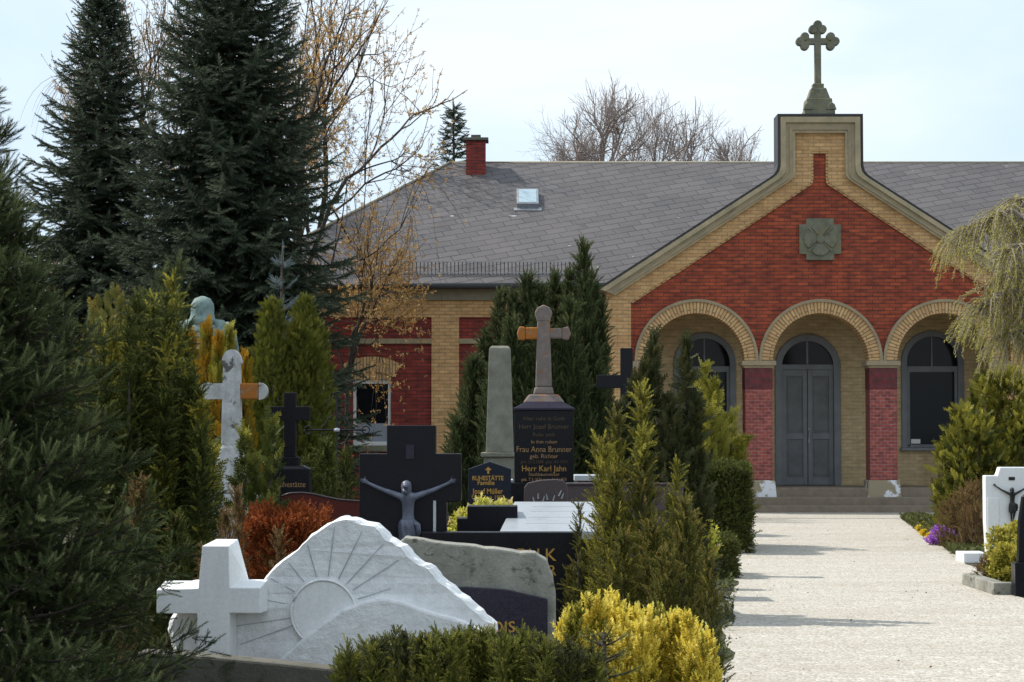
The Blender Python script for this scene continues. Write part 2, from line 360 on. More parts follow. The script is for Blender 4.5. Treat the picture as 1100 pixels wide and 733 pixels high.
def segs(name, A, Bp, ra, rb, m, parent, k=4):
    A = np.asarray(A, float); Bp = np.asarray(Bp, float); n = len(A); d = Bp-A; d /= np.linalg.norm(d, axis=1)[:,None]+1e-9
    ref = np.where(np.abs(d[:, 2:3]) < .9, [[0,0,1.]], [[1.,0,0]]); s = np.cross(d, ref); s /= np.linalg.norm(s, axis=1)[:,None]+1e-9; u = np.cross(s, d)
    ra = np.asarray(ra); rb = np.asarray(rb); V = []
    for P0, rr in ((A, ra), (Bp, rb)):
        for i in range(k):
            a = 2*math.pi*i/k; V.append(P0 + (s*math.cos(a)+u*math.sin(a))*rr[:,None])
    W = np.stack(V, 1); Fq = np.array([(i, (i+1)%k, k+(i+1)%k, k+i) for i in range(k)])
    FF = (Fq[None] + (np.arange(n)*2*k)[:,None,None]).reshape(-1); me = bpy.data.meshes.new(name)
    me.vertices.add(n*2*k); me.vertices.foreach_set('co', W.reshape(-1).astype(np.float32))
    me.loops.add(len(FF)); me.loops.foreach_set('vertex_index', FF.astype(np.int32)); nf = len(FF)//4
    me.polygons.add(nf); me.polygons.foreach_set('loop_start', (np.arange(nf)*4).astype(np.int32))
    me.update(calc_edges=True); me.materials.append(m); me.polygons.foreach_set('use_smooth', np.ones(nf, bool))
    o = bpy.data.objects.new(name, me); COL.objects.link(o); o.parent = parent; return o

def spruce(name, label, cat, loc, h, r, z0=.15, nb=200, sp=.07, tw=.11, mat='spruce', templ=T_SPR, slope=.15, droop=.35, power=.85, group=None, lean=0, whorl=None, side=.45, seed=1, upturn=.3, hang=.15, vs=.16, slv=.08):
    rr = random.Random(seed); root = thing(name, label, cat, loc, 0, group)
    tr = MB(); tr.tube([(lean*t*h*.02, 0, t*h*.97) for t in (0,.25,.5,.75,1)], [max(.012, .022*h*(1-t)**.9) for t in (0,.25,.5,.75,1)], 8)
    tr.build('trunk', M['bark'], root, smooth=True)
    pos = []; dr = []; sz = []; ti = []; A = []; B = []; ra = []; rb = []
    for i in range(nb):
        t = (i+.5)/nb; t = t**.9
        if whorl: t = (math.floor(t*whorl)+.35*rr.random())/whorl
        z = z0 + (h-z0)*t*.97
        ln = r*((1-t)**power)*(.72+.4*rr.random()) + .03*r
        az = i*2.39996 + rr.uniform(-.4,.4); o = Vector((math.cos(az), math.sin(az), 0)); sd = Vector((-o.y, o.x, 0))
        sl = slope + .5*t + rr.uniform(-slv,slv); p = Vector((0,0,z)); n = max(3, int(ln/sp)); st = ln/n; bt = rr.uniform(-.1,.12)
        for j in range(n):
            q = (j+1)/n; dz = sl - droop*2.2*q*(1-q)*1.2 - droop*.25*(1-t) + upturn*max(0,q-.6)
            d = (o + Vector((0,0,dz))).normalized(); p2 = p + d*st
            A.append(p); B.append(p2); rad = .0055*h**.5*(1-q)*.8+.0022*max(1, tw/.1); ra.append(rad+.001); rb.append(rad)
            sl_len = side*ln*(1-q)**.8*.75 + tw*.8
            for sgn in (-1, 1):
                if rr.random() < .12: continue
                sdir = (d*.75 + sd*sgn*rr.uniform(.6,1.05) + Vector((0,0,-hang+rr.uniform(-vs*.8,vs)))).normalized()
                m_ = max(1, int(sl_len/(tw*.8))); pp = p2.copy()
                for k_ in range(m_):
                    pos.append(pp.copy()); dr.append(sdir + Vector((rr.gauss(0,.1), rr.gauss(0,.1), rr.gauss(0,.1)))); sz.append(tw*rr.uniform(.8,1.25))
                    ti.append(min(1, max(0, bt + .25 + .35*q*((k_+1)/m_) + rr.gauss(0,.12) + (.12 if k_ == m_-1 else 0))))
                    if rr.random() < .55 and m_ > 1:
                        s3 = (sdir*.7 + d*rr.uniform(-.2,.9) - sd*sgn*.2 + Vector((0,0,rr.uniform(-.3,.25)))).normalized()
                        pos.append(pp.copy()); dr.append(s3); sz.append(tw*rr.uniform(.7,1.1)); ti.append(min(1,max(0,bt+.3+.3*q+rr.gauss(0,.12))))
                    pp = pp + sdir*tw*.8
            pos.append(p2 + Vector((0,0,0))); dr.append(d + Vector((0,0,.1))); sz.append(tw*rr.uniform(.9,1.2)); ti.append(min(1,max(0,bt+.3+.4*q+rr.gauss(0,.1))))
            p = p2
    for j in range(8): pos.append((0,0,h*.97+tw*.5*(j-6)*.5)); dr.append((rr.gauss(0,.15),rr.gauss(0,.15),1)); sz.append(tw*1.2); ti.append(.5)
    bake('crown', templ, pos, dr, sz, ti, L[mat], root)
    segs('branches', A, B, ra, rb, M['bark'], root, 4)
    return root

def tuft_spruce(name, label, loc, h, r, nb, tw, mat, seed, power=.75, z0=.05, slope=(-.25,.35), lobe=.12, step=.055, per=6, curl=.25, templ=None, inner=.45, whorl=None, tipup=0, tj=.12, rw=.75):
    rr = random.Random(seed); root = thing(name, label, 'tree', loc)
    MB().tube([(0,0,t*h*.97) for t in (0,.25,.5,.75,1)], [max(.01, .022*h*(1-t)**.9) for t in (0,.25,.5,.75,1)], 8).build('trunk', M['bark'], root, smooth=True)
    pos=[];dr=[];sz=[];ti=[];A=[];B=[];ra=[];rb=[]
    for i in range(nb):
        t = ((i+.5)/nb)**.92
        if whorl: t = (math.floor(t*whorl)+.3*rr.random())/whorl
        z = z0+(h-z0)*t*.97; ln = r*((1-t)**power)*rr.uniform(.68,1.12)+.04*r
        az = i*2.39996+rr.uniform(-.5,.5); o = Vector((math.cos(az), math.sin(az), 0)); sl = rr.uniform(*slope)+.7*t*t+tipup; bt = rr.gauss(0,.09)
        p = Vector((0,0,z)); n = max(4, int(ln/step)); st = ln/n
        for j in range(n):
            q = (j+1)/n; d = (o+Vector((0,0,sl+curl*(q-.5)*2*abs(q)))).normalized(); p2 = p+d*st
            A.append(p); B.append(p2); r0 = .012*(1-q)*r+.0016; ra.append(r0+.0006); rb.append(r0); p = p2
            if q < inner*rr.uniform(.5,1.2): continue
            sd = d.orthogonal().normalized(); w = lobe*(.35+max(0,math.sin(math.pi*min(1,max(0,(q-inner*.6)/(1-inner*.6)))))**.8*.75)*min(1, ln/r*2.2+.25)
            for k in range(per):
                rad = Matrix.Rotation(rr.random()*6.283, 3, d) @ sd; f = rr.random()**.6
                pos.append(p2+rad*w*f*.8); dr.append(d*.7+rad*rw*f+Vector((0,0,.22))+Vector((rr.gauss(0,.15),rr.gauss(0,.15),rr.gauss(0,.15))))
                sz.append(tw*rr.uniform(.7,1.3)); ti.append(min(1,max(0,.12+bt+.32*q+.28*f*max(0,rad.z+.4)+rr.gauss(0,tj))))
            if f > .3: A.append(p); B.append(pos[-1]); ra.append(.0022); rb.append(.0014)
        pos.append(p); dr.append(d+Vector((0,0,.15))); sz.append(tw*1.2); ti.append(.7)
    for j in range(10): pos.append((0,0,h*.97+tw*.4*(j-7)*.6)); dr.append((rr.gauss(0,.2),rr.gauss(0,.2),1)); sz.append(tw*1.2); ti.append(.6)
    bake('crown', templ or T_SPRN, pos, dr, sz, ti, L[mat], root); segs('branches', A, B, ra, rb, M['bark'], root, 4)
    return root

def spires(name, label, cat, loc, sps, mat, templ=T_FAN, tw=.1, dens=900, up=.9, out=.7, jit=.45, shape='cone', group=None, lump=.18, seed=1, inner=.35, stem=True, mat2=None, frac2=0, rr0=None, tbias=0, part='foliage'):
    """sps: list of (x, y, h, r, z0)"""
    g = np.random.default_rng(seed); root = thing(name, label, cat, loc, 0, group)
    Pp = []; D = []; S = []; Tn = []
    for (x, y, h, r, z0) in sps:
        n = int(dens*max(.02, (h-z0)*r*2)*(.1/tw)**2 * .5) + 30
        t = g.random(n)**1.05
        if shape == 'cone': pr = (1-t)**.75*np.minimum(1, .65+t*3)
        elif shape == 'column': pr = np.sqrt(1-t**5)*np.minimum(1, .8+t*2)
        elif shape == 'ball': pr = np.sqrt(np.clip(1-(2*t-1)**2, 0, 1))*.9+.1
        elif shape == 'bush': pr = np.sqrt(np.clip(1-t**2.2, 0, 1))*.95+.03
        az = g.random(n)*2*math.pi
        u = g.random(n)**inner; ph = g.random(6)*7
        lm = 1 + lump*(np.sin(3*az+ph[0]+5*t)+np.sin(5*az+ph[1]-9*t)*.8+np.sin(2*az+ph[2]+17*t)*.7)
        rad = r*pr*u*lm; zz = z0 + (h-z0)*t
        o = np.stack([np.cos(az), np.sin(az), np.zeros(n)], 1)
        p = np.stack([x+rad*np.cos(az), y+rad*np.sin(az), zz], 1)
        d = o*out*(1-.5*t[:,None]) + np.array([0,0,up]) + g.normal(size=(n,3))*jit
        clump = np.sin(az*4+ph[3])*.5+np.sin(t*23+ph[4])*.4
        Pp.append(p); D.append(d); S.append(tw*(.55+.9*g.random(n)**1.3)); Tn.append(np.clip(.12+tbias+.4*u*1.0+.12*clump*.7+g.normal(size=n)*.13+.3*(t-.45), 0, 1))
    Pp = np.concatenate(Pp); D = np.concatenate(D); S = np.concatenate(S); Tn = np.concatenate(Tn)
    Pp[:,2] = np.maximum(Pp[:,2], .02)
    if mat2:
        k = np.sin(Pp[:,0]*9+1)*np.sin(Pp[:,1]*8)*np.sin(Pp[:,2]*7+2) + g.normal(size=len(Pp))*.25 > (.5-frac2)
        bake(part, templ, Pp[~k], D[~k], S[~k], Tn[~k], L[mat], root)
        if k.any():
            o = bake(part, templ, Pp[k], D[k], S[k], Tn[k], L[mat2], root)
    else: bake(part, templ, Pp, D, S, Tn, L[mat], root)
    if stem:
        s = MB()
        for (x,y,h,r,z0) in sps[:6]: s.tube([(x*.3,y*.3,0),(x*.8,y*.8,z0+(h-z0)*.3),(x,y,z0+(h-z0)*.8)], [.02+.012*h,.015+.006*h,.006], 6)
        s.build('stem', M['bark'], root, smooth=True)
    return root

def hedge(name, label, loc, sx, sy, h, mat, templ, tw, n, rz=0, cat='hedge', round_=.0, seed=3):
    g = np.random.default_rng(seed); root = thing(name, label, cat, loc, rz)
    p = g.random((n,3))*2-1; ax = g.choice(3, n, p=[.28,.38,.34]); sg = np.where(g.random(n)<.5, -1, 1)
    for i in range(3):
        k = ax == i; p[k, i] = sg[k]*(1-g.random(k.sum())**2*.35)
    p[(ax==2), 2] = np.abs(p[(ax==2), 2])
    lm = 1+.05*np.sin(p[:,0]*5+1)+.04*np.sin(p[:,1]*6+2)
    W = np.stack([p[:,0]*sx/2*lm, p[:,1]*sy/2*lm, (p[:,2]+1)/2*h*(1+.03*np.sin(p[:,0]*7)+.03*np.sin(p[:,1]*9))], 1)
    if round_: 
        q = np.abs(p); over = np.clip(np.sqrt((q[:,0]**6+q[:,1]**6+np.clip(p[:,2],0,1)**6))**(1/3), 1, 2); W[:,0]/=over**round_; W[:,1]/=over**round_; W[:,2]/=over**(round_*.5)
    d = p*np.array([1,1,.8]) + np.array([0,0,.5]) + g.normal(size=(n,3))*.45
    bake('foliage', templ, W, d, tw*(.7+.6*g.random(n)), np.clip(.35+g.normal(size=n)*.17, 0, 1), L[mat], root)
    s = MB()
    for i in range(max(2, int(sx/.35))): s.tube([(-sx/2+(i+.5)*sx/max(2,int(sx/.35)),0,0),(-sx/2+(i+.5)*sx/max(2,int(sx/.35))+.03,.02,h*.8)], [.02,.008], 5)
    s.build('stem', M['bark'], root)
    return root

def decid(name, label, loc, h, levels=5, seed=1, bark='bark', leafm=None, nleaf=0, leafsz=.08, spread=.6, hw=None, vst=1.45, tr=.12, bias=(0,0,0), kids=(3,4,4,4,3), minr=.004, up=.12, group=None, trunk=.25, templ=T_LEAFS, wob=.16, droop=0, rscale=.62):
    rr = random.Random(seed); root = thing(name, label, 'tree', loc, 0, group)
    big = [[],[],[],[]]; sm = [[],[],[],[]]; lp = []; ld = []
    bias = Vector(bias)
    def grow(p, d, ln, rad, lv):
        n = 3 if lv < levels-1 else 2
        pts = []; st = ln/n
        for i in range(n):
            d = (d + Vector((rr.gauss(0,wob),rr.gauss(0,wob),rr.gauss(0,wob*.8))) + Vector((0,0,up - droop*lv)) + bias*.1).normalized()
            q = p + d*st; r2 = max(minr, rad*(1-.28*(i+1)/n)); r1 = max(minr, rad*(1-.28*i/n))
            t = big if lv < 2 else sm
            t[0].append(p); t[1].append(q); t[2].append(r1); t[3].append(r2)
            pts.append((q, d.copy())); p = q
            if leafm and lv >= levels-2:
                for _ in range(nleaf):
                    if rr.random() < .75: lp.append(p - d*st*rr.random()); ld.append(Vector((rr.gauss(0,.6),rr.gauss(0,.6),rr.gauss(.2,.5))) + d*.4)
        if lv >= levels-1: return
        k = kids[lv]
        for c in range(k):
            q, dd = pts[min(n-1, int(rr.random()*n) if c else n-1)]
            a = rr.random()*6.283; s = dd.orthogonal().normalized(); s = Matrix.Rotation(a, 3, dd) @ s
            sp = spread*(.6+.7*rr.random()) if c else spread*.35*rr.random()
            nd = (dd + s*sp*1.4).normalized()
            grow(q, nd, ln*(.62+.28*rr.random()), rad*(rscale if c else .74)*(.8+.3*rr.random()), lv+1)
    grow(Vector((0,0,0)), Vector((rr.gauss(0,.03)+bias.x*.1,rr.gauss(0,.03),1)), h*trunk, tr, 0)
    allp = np.array([tuple(v) for v in big[1]+sm[1]]); mz = np.percentile(allp[:,2], 99.7); kz = h/mz
    if hw:
        cx0 = np.median(allp[:,0]); rr_ = np.percentile(np.hypot(allp[:,0]-cx0*0, allp[:,1]), 97); kx = hw/rr_
    else: kx = kz
    zt0 = max(v[2] for v in big[1][:3]); Ht = max(h*.1, h-(mz-zt0)*kx*vst) if hw else zt0*kz; kc = (h-Ht)/(mz-zt0)
    def f_(l):
        q = np.array([tuple(v) for v in l]); q[:,:2] *= kx; q[:,2] = np.where(q[:,2] < zt0, q[:,2]*Ht/zt0, Ht+(q[:,2]-zt0)*kc); return q
    segs('trunk', f_(big[0]), f_(big[1]), big[2], big[3], M[bark], root, 7); segs('branches', f_(sm[0]), f_(sm[1]), sm[2], sm[3], M[bark], root, 3)
    if lp: lp = f_(lp)
    if leafm: bake('crown', templ, lp, ld, leafsz*(.6+.8*rng.random(len(lp))), rng.random(len(lp)), L[leafm], root)
    return root

# ------------------------------------------------------------------ text
def text(body, size, m, parent, loc, align='CENTER', off=0.0, spacing=1.0, name='lettering', ext=.0015, sx=1):
    cu = bpy.data.curves.new('t', 'FONT'); cu.body = body; cu.size = size; cu.align_x = align; cu.extrude = ext; cu.offset = off; cu.space_character = spacing; cu.resolution_u = 3
    o = bpy.data.objects.new('t', cu); COL.objects.link(o)
    bpy.context.view_layer.update()
    me = bpy.data.meshes.new_from_object(o.evaluated_get(bpy.context.evaluated_depsgraph_get())); bpy.data.objects.remove(o)
    me.name = name; me.materials.clear(); me.materials.append(m)
    r = bpy.data.objects.new(name, me); COL.objects.link(r); r.parent = parent; r.location = loc; r.rotation_euler = (R(90),0,0); r.scale = (sx,1,1)
    return r

# ------------------------------------------------------------------ skin figure
def skin(name, verts, edges, radii, m, parent, loc=(0,0,0), rot=(0,0,0), scale=1, sub=2, root=0):
    me = bpy.data.meshes.new(name); me.from_pydata([tuple(v) for v in verts], edges, []); o = bpy.data.objects.new(name, me); COL.objects.link(o)
    md = o.modifiers.new('s', 'SKIN'); md.use_smooth_shade = True
    for i, rr in enumerate(radii):
        sv = me.skin_vertices[0].data[i]; sv.radius = (rr, rr) if not hasattr(rr, '__len__') else rr; sv.use_root = (i == root)
    s2 = o.modifiers.new('b', 'SUBSURF'); s2.levels = sub; s2.render_levels = sub
    bpy.context.view_layer.update()
    nm = bpy.data.meshes.new_from_object(o.evaluated_get(bpy.context.evaluated_depsgraph_get())); bpy.data.objects.remove(o)
    nm.name = name; nm.materials.clear(); nm.materials.append(m)
    for p in nm.polygons: p.use_smooth = True
    r = bpy.data.objects.new(name, nm); COL.objects.link(r); r.parent = parent; r.location = loc; r.rotation_euler = rot; r.scale = (scale,)*3
    return r

def corpus(parent, loc, H, m, rise=.34, name='corpus'):
    """crucified figure, unit height 1 from head top to toes, feet at z=0, back at y=0"""
    V = [(0,-.075,.50),(0,-.08,.57),(0,-.085,.64),(0,-.095,.72),(.0,-.10,.775),(-.01,-.125,.83),(-.02,-.15,.885),(-.02,-.155,.93)]
    Rr = [(.078,.055),(.066,.048),(.072,.05),(.092,.055),(.062,.04),(.028,.03),(.046,.05),(.035,.04)]
    E = [(0,1),(1,2),(2,3),(3,4),(4,5),(5,6),(6,7)]
    def chain(start, pts, rads):
        p = start
        for q, r_ in zip(pts, rads): V.append(q); Rr.append(r_); E.append((p, len(V)-1)); p = len(V)-1
        return p
    for s in (-1, 1):
        w = chain(4, [(s*.10,-.09,.785),(s*.24,-.06,.785+rise*.30),(s*.26,-.058,.785+rise*.33),(s*.44,-.04,.785+rise*.8),(s*.475,-.035,.785+rise*.92)], [.040,.030,.028,.019,.024])
        for k, (dx, dz, l) in enumerate([(.035,.03,1),(.042,.018,1.1),(.042,.004,1.05),(.034,-.012,.85)]):
            chain(w, [(s*(.475+dx*.6),-.045,.785+rise*.92+dz*.8),(s*(.475+dx*l),-.062,.785+rise*.92+dz)], [.0065,.0045])
        chain(w, [(s*.468,-.055,.785+rise*.92+.035),(s*.476,-.07,.785+rise*.92+.05)], [.007,.005])
        h = chain(0, [(s*.045,-.085,.44),(s*.048,-.13,.26),(s*.042,-.115,.235),(s*.022 ,-.06,.06),(s*.02,-.09,.02),(s*.018,-.12,-.01)], [.052,.037,.035,.020,.02,.015])
    o = skin(name, V, E, Rr, m, parent, loc, (0,0,0), H, 2, 0)
    # head details, hair, loincloth
    hb = MB(); hb.lathe([(.012,.955),(.046,.935),(.056,.90),(.056,.86),(.05,.82),(.036,.79),(.01,.775)], (-.016,-.118), 18, lambda a, z: 1+.07*math.sin(a*7+z*40))
    hb.build('hair', m, o, smooth=True)
    fb = MB(); fb.tube([(-.024,-.205,.905),(-.026,-.222,.885),(-.025,-.208,.878)], [.006,.011,.007], 6)      # nose
    fb.tube([(-.04,-.155,.86),(-.03,-.178,.825),(-.025,-.175,.80)], [.02,.022,.008], 8)   # beard
    fb.build('face', m, o, smooth=True)
    lc = MB(); lc.lathe([(.078,.53),(.092,.51),(.100,.46),(.102,.40),(.100,.33),(.094,.27),(.075,.255)], (0,-.098), 40, lambda a, z: 1+.07*math.sin(a*9+z*22)+.03*math.sin(a*4-z*50))
    lc.tube([(.07,-.14,.50),(.105,-.15,.47),(.115,-.14,.40),(.10,-.13,.31)], [.03,.035,.03,.018], 8)
    lc.build('loincloth', m, o, smooth=True)
    return o

# ================================================================== SETTING
g = MB(); g.add([(-1500,-300,0),(1500,-300,0),(1500,2500,0),(-1500,2500,0)], [(0,1,2,3)])
tag(g.build('ground', M['ground']), kind='structure')
# gravel path (left edge straight, right edge curved)
lft = [(y, 1.39 + (y-13.9)*.113 + .05*math.sin(y*1.7) + .03*math.sin(y*4.1)) for y in np.linspace(1.5, 41.5, 90)]
rgt = [(y, 1.39 + (y-13.9)*.113 + 2.95 + .06*math.sin(y*1.3+1) + .03*math.sin(y*3.7) + max(0,(y-22))*.012) for y in np.linspace(1.5, 41.5, 90)]
g = MB()
vs = [(x, y, .006) for y, x in lft] + [(x, y, .006) for y, x in rgt]; n = len(lft)
g.add(vs, [(i, n+i, n+i+1, i+1) for i in range(n-1)])
tag(g.build('path', M['gravel']), kind='structure')
def xpath_r(y): return 1.39 + (y-13.9)*.113 + 2.95 + max(0,(y-22))*.012
def xpath_l(y): return 1.39 + (y-13.9)*.113
g = MB(); g.add([(-2,41.2,.012),(14,41.2,.012),(14,44.2,.012),(-2,44.2,.012)], [(0,1,2,3)])
tag(g.build('forecourt', M['gravel']), kind='structure')

# ================================================================== CHAPEL
YF = 45.0
def bx(px, Y=YF): return P(px, HOR, Y).x
def bz(py, Y=YF): return P(CX, py, Y).z
chapel = thing('chapel', 'red and yellow brick cemetery chapel with three-arched porch and slate roof', 'building', (bx(882), YF, 0))
OX = bx(882)
def lx(px, Y=YF): return bx(px, Y) - OX     # local x
def ly(Y): return Y - YF
# local frame: x from porch centre, y from facade plane
arch_c = [-2.67, 0.0, 2.67]; ZS = bz(388); RI = 1.03; RO = 1.335
FL = bz(524)   # porch floor
OUT_O = [(644,311),(829,192.5),(833.5,189),(836.5,185),(838,179),(838,126)]
OUT_I = [(678,325),(868,200),(871,198),(872.5,195.5),(873,192),(873,163)]
def outline(off):
    """gable outline moved inward by off metres (mirrored left half)"""
    t = off/.62
    pts = [(lx(a+(c-a)*t), bz(b_+(d-b_)*t)) for (a, b_), (c, d) in zip(OUT_O, OUT_I)]
    return pts + [(-x, z) for x, z in pts[::-1]]
def band_solid(o1, o2, y0, y1):
    m_ = MB(); a = outline(o1); b_ = outline(o2); n = len(a)
    vs = [(x,y0,z) for x,z in a]+[(x,y0,z) for x,z in b_]+[(x,y1,z) for x,z in a]+[(x,y1,z) for x,z in b_]
    fs = []
    for i in range(n-1): fs += [(i,i+1,n+i+1,n+i),(2*n+i,3*n+i,3*n+i+1,2*n+i+1),(i,2*n+i,2*n+i+1,i+1),(n+i,n+i+1,3*n+i+1,3*n+i)]
    fs += [(0,n,3*n,2*n),(n-1,3*n-1,4*n-1,2*n-1)]
    return m_.add(vs, fs)
# wall with three arches
top = outline(.12)
xl, xr = top[0][0], top[-1][0]
pts = list(top) + [(xr, 0), (arch_c[2]+RI+.05, 0), (arch_c[2]+RI+.05, ZS)]
for ci in (2, 1, 0):
    c = arch_c[ci]; r_ = RI+.05
    for k in range(1, 24):
        a = math.pi*k/24; pts.append((c + r_*math.cos(a), ZS + r_*math.sin(a)))
    pts.append((c - r_, ZS))
    if ci: pts.append((arch_c[ci-1]+r_, ZS))
pts += [(arch_c[0]-RI-.05, 0), (xl, 0)]
w = MB(); w.prism(pts, .0, .42); w.build('gable_wall', M['red'], chapel)
band_solid(.28, .62, -.07, .02).build('yellow_brick_band', M['yel'], chapel)
band_solid(.60, .66, -.045, .015).build('brick_edge_moulding', M['yarch'], chapel)
cp = band_solid(.0, .30, -.16, .46); cp.build('coping', M['sand'], chapel)
band_solid(.02, .12, -.22, -.14).build('coping_moulding', M['sand'], chapel)
band_solid(.19, .25, -.19, -.15).build('coping_moulding', M['sandl'], chapel)
band_solid(-.035, .004, -.20, .48).build('flashing', M['flash'], chapel)
# yellow corner piers
for s in (-1, 1):
    p_ = MB(); xa, xb = (lx(650), lx(678)) if s < 0 else (-lx(678), -lx(650))
    zt = bz(313); zi = bz(313-18) if False else zt
    if s < 0: p_.prism([(xa,0),(xb,0),(xb,bz(303)),(xa,bz(315))], -.066, .03)
    else: p_.prism([(xa,0),(xb,0),(xb,bz(315)),(xa,bz(303))], -.066, .03)
    p_.build('corner_pier', M['yel'], chapel)
    q = MB(); x0, x1 = (lx(678)+.003, arch_c[0]-RI-.002) if s < 0 else (arch_c[2]+RI+.002, -lx(678)-.003)
    q.box(x0, x1, -.05, .44, 0, ZS-.16); q.build('arch_pier', M['yel'], chapel)
    q = MB(); q.box(x0-.0, x1+.05*(1 if s<0 else -1)*0+.06*(s<0), -.10, .46, ZS-.16, ZS-.005); q.build('impost', M['sandl'], chapel)
# arch rings
def ring(c, r0, r1, y0, y1, m_, name, uvs=True):
    mb = MB(); n = 44; vs = []
    for k in range(n+1):
        a = math.pi*k/n
        for r_ in (r0, r1):
            for y in (y0, y1): vs.append((c+r_*math.cos(a), y, ZS+r_*math.sin(a)))
    fs = []
    for k in range(n):
        o = k*4; p_ = o+4
        fs += [(o, o+2, p_+2, p_), (o+1, p_+1, p_+3, o+3), (o+2, o+3, p_+3, p_+2), (o, p_, p_+1, o+1)]
    mb.add(vs, fs+[(0,1,3,2),(n*4,n*4+2,n*4+3,n*4+1)])
    def uvf(co, nn):
        dx, dz = co.x-c, co.z-ZS; a = math.atan2(dz, dx); r_ = math.hypot(dx, dz)
        if abs(nn.y) > .5: return (r_*1.0+.1, a*1.15)
        return (co.y, a*1.15)
    return mb.build(name, m_, chapel, uvf=uvf)
for c in arch_c:
    ring(c, RI, 1.27, -.05, .43, M['yarch'], 'arch_ring')
    ring(c, 1.27, RO-.004, -.085, .02, M['sandl'], 'hood_mould')
# pillars
for i in (0, 1):
    c = (arch_c[i]+arch_c[i+1])/2; hw = .295
    pl = MB(); pl.box(c-hw, c+hw, -.05, .5, bz(516), bz(418)); pl.build('pillar', M['redcol'], chapel, bevel=.012)
    cb = MB(); cb.box(c-hw-.004, c+hw+.004, -.056, .506, bz(418), bz(395)); cb.build('pillar_neck', M['redcap'], chapel)
    cc = MB(); cc.box(c-hw-.03, c+hw+.03, -.08, .52, bz(395.5), bz(393)); cc.box(c-hw-.07, c+hw+.07, -.12, .55, bz(393), bz(388)); cc.build('capital', M['sandl'], chapel, bevel=.01)
    bs = MB(); bs.frus((c-.37,c+.37,-.14,.58), bz(540), (c-.335,c+.335,-.09,.54), bz(516)); bs.build('plinth', M['plaster'], chapel, bevel=.015)
# porch interior
YB = 47.0; yb = ly(YB)
def bxx(px): return wx(px, YB) - OX
def bzz(py): return wz(py, YB)
bw = MB()
CEIL = bz(326)
def arch_pts(c, r_, zs, n=16): return [(c + r_*math.cos(math.pi*k/n), zs + r_*math.sin(math.pi*k/n)) for k in range(n+1)]
dC = 0.0; dR = .70; dS = bzz(361)-dR
wC = [(-3.0), 3.0]; wC = [bxx(757), bxx(1002)]; wR = .67; wS = [bzz(359)-wR, bzz(357)-wR]
sill = bzz(481)
# back wall as polygons: below sill, and between
def wall_strip(x0, x1, z0, z1): bw.prism([(x0,z0),(x1,z0),(x1,z1),(x0,z1)], yb, yb+.3)
PLN = [(lx(650), CEIL+.2)]
poly = [(lx(650), CEIL+.2), (-lx(650), CEIL+.2), (-lx(650), sill)]
for (c, r_, zs, zb) in ((wC[1], wR, wS[1], sill), (dC, dR, dS, FL), (wC[0], wR, wS[0], sill)):
    if zb == FL: poly += [(c+r_+1.0, sill), (c+r_+1.0, FL)] if False else [(c+r_, sill-.0)] if False else []
    poly.append((c+r_, sill)) if zb != FL else poly.extend([(c+r_, sill)])
    poly += arch_pts(c, r_, zs)
    poly.append((c-r_, sill))
poly.append((lx(650), sill))
bw.prism(poly, yb, yb+.3)
wall_strip(lx(650), dC-dR, FL-.4, sill); wall_strip(dC+dR, -lx(650), FL-.4, sill)
bw.build('porch_back_wall', M['ystucco'], chapel)
for x0, x1 in ((lx(650)+.02, lx(672)), (-lx(672), -lx(650)-.02)): sw = MB(); sw.box(x0, x1, .42, yb, 0, CEIL+.2); sw.build('porch_side_wall', M['ystucco'], chapel)
cl = MB(); cl.box(lx(650)+.03, -lx(650)-.03, .41, yb-.003, CEIL, CEIL+.12); cl.build('porch_ceiling', M['soffit'], chapel)
fl = MB(); fl.box(lx(668), -lx(668), -.10, yb+.1, 0, FL); fl.build('porch_floor', M['step'], chapel, bevel=.012)
st = MB(); st.box(lx(664), -lx(664), -.46, -.102, 0, FL*.62); st.build('step', M['step'], chapel, bevel=.015)
st = MB(); st.box(lx(660), -lx(660), -.84, -.462, 0, FL*.30); st.build('step', M['step'], chapel, bevel=.015)
bk = MB(); bk.box(lx(652), -lx(652), yb+.75, yb+.8, 0, CEIL); bk.build('dark_room_sheet', M['flash'], chapel)  # dark sheet standing in for the unlit interior behind the openings
# string course under the imposts on back wall

# framed openings
def arch_frame(c, r0, r1, zs, zb, y0, y1):
    mb = MB(); n = 24; vs = []
    prof = [(1, zb)] ; path = [(-1, 0)]
    ang = [None] + [math.pi - math.pi*k/n for k in range(n+1)] + [None]
    for i, a in enumerate(ang):
        for r_ in (r0, r1):
            if a is None: x = c + (-r_ if i == 0 else r_); z = zb
            else: x = c + r_*math.cos(a); z = zs + r_*math.sin(a)
            for y in (y0, y1): vs.append((x, y, z))
    fs = []
    for k in range(len(ang)-1):
        o = k*4; p_ = o+4; fs += [(o, p_, p_+2, o+2), (o+1, o+3, p_+3, p_+1), (o+2, p_+2, p_+3, o+3), (o, o+1, p_+1, p_)]
    e = (len(ang)-1)*4; return mb.add(vs, fs+[(0,2,3,1),(e,e+1,e+3,e+2)])
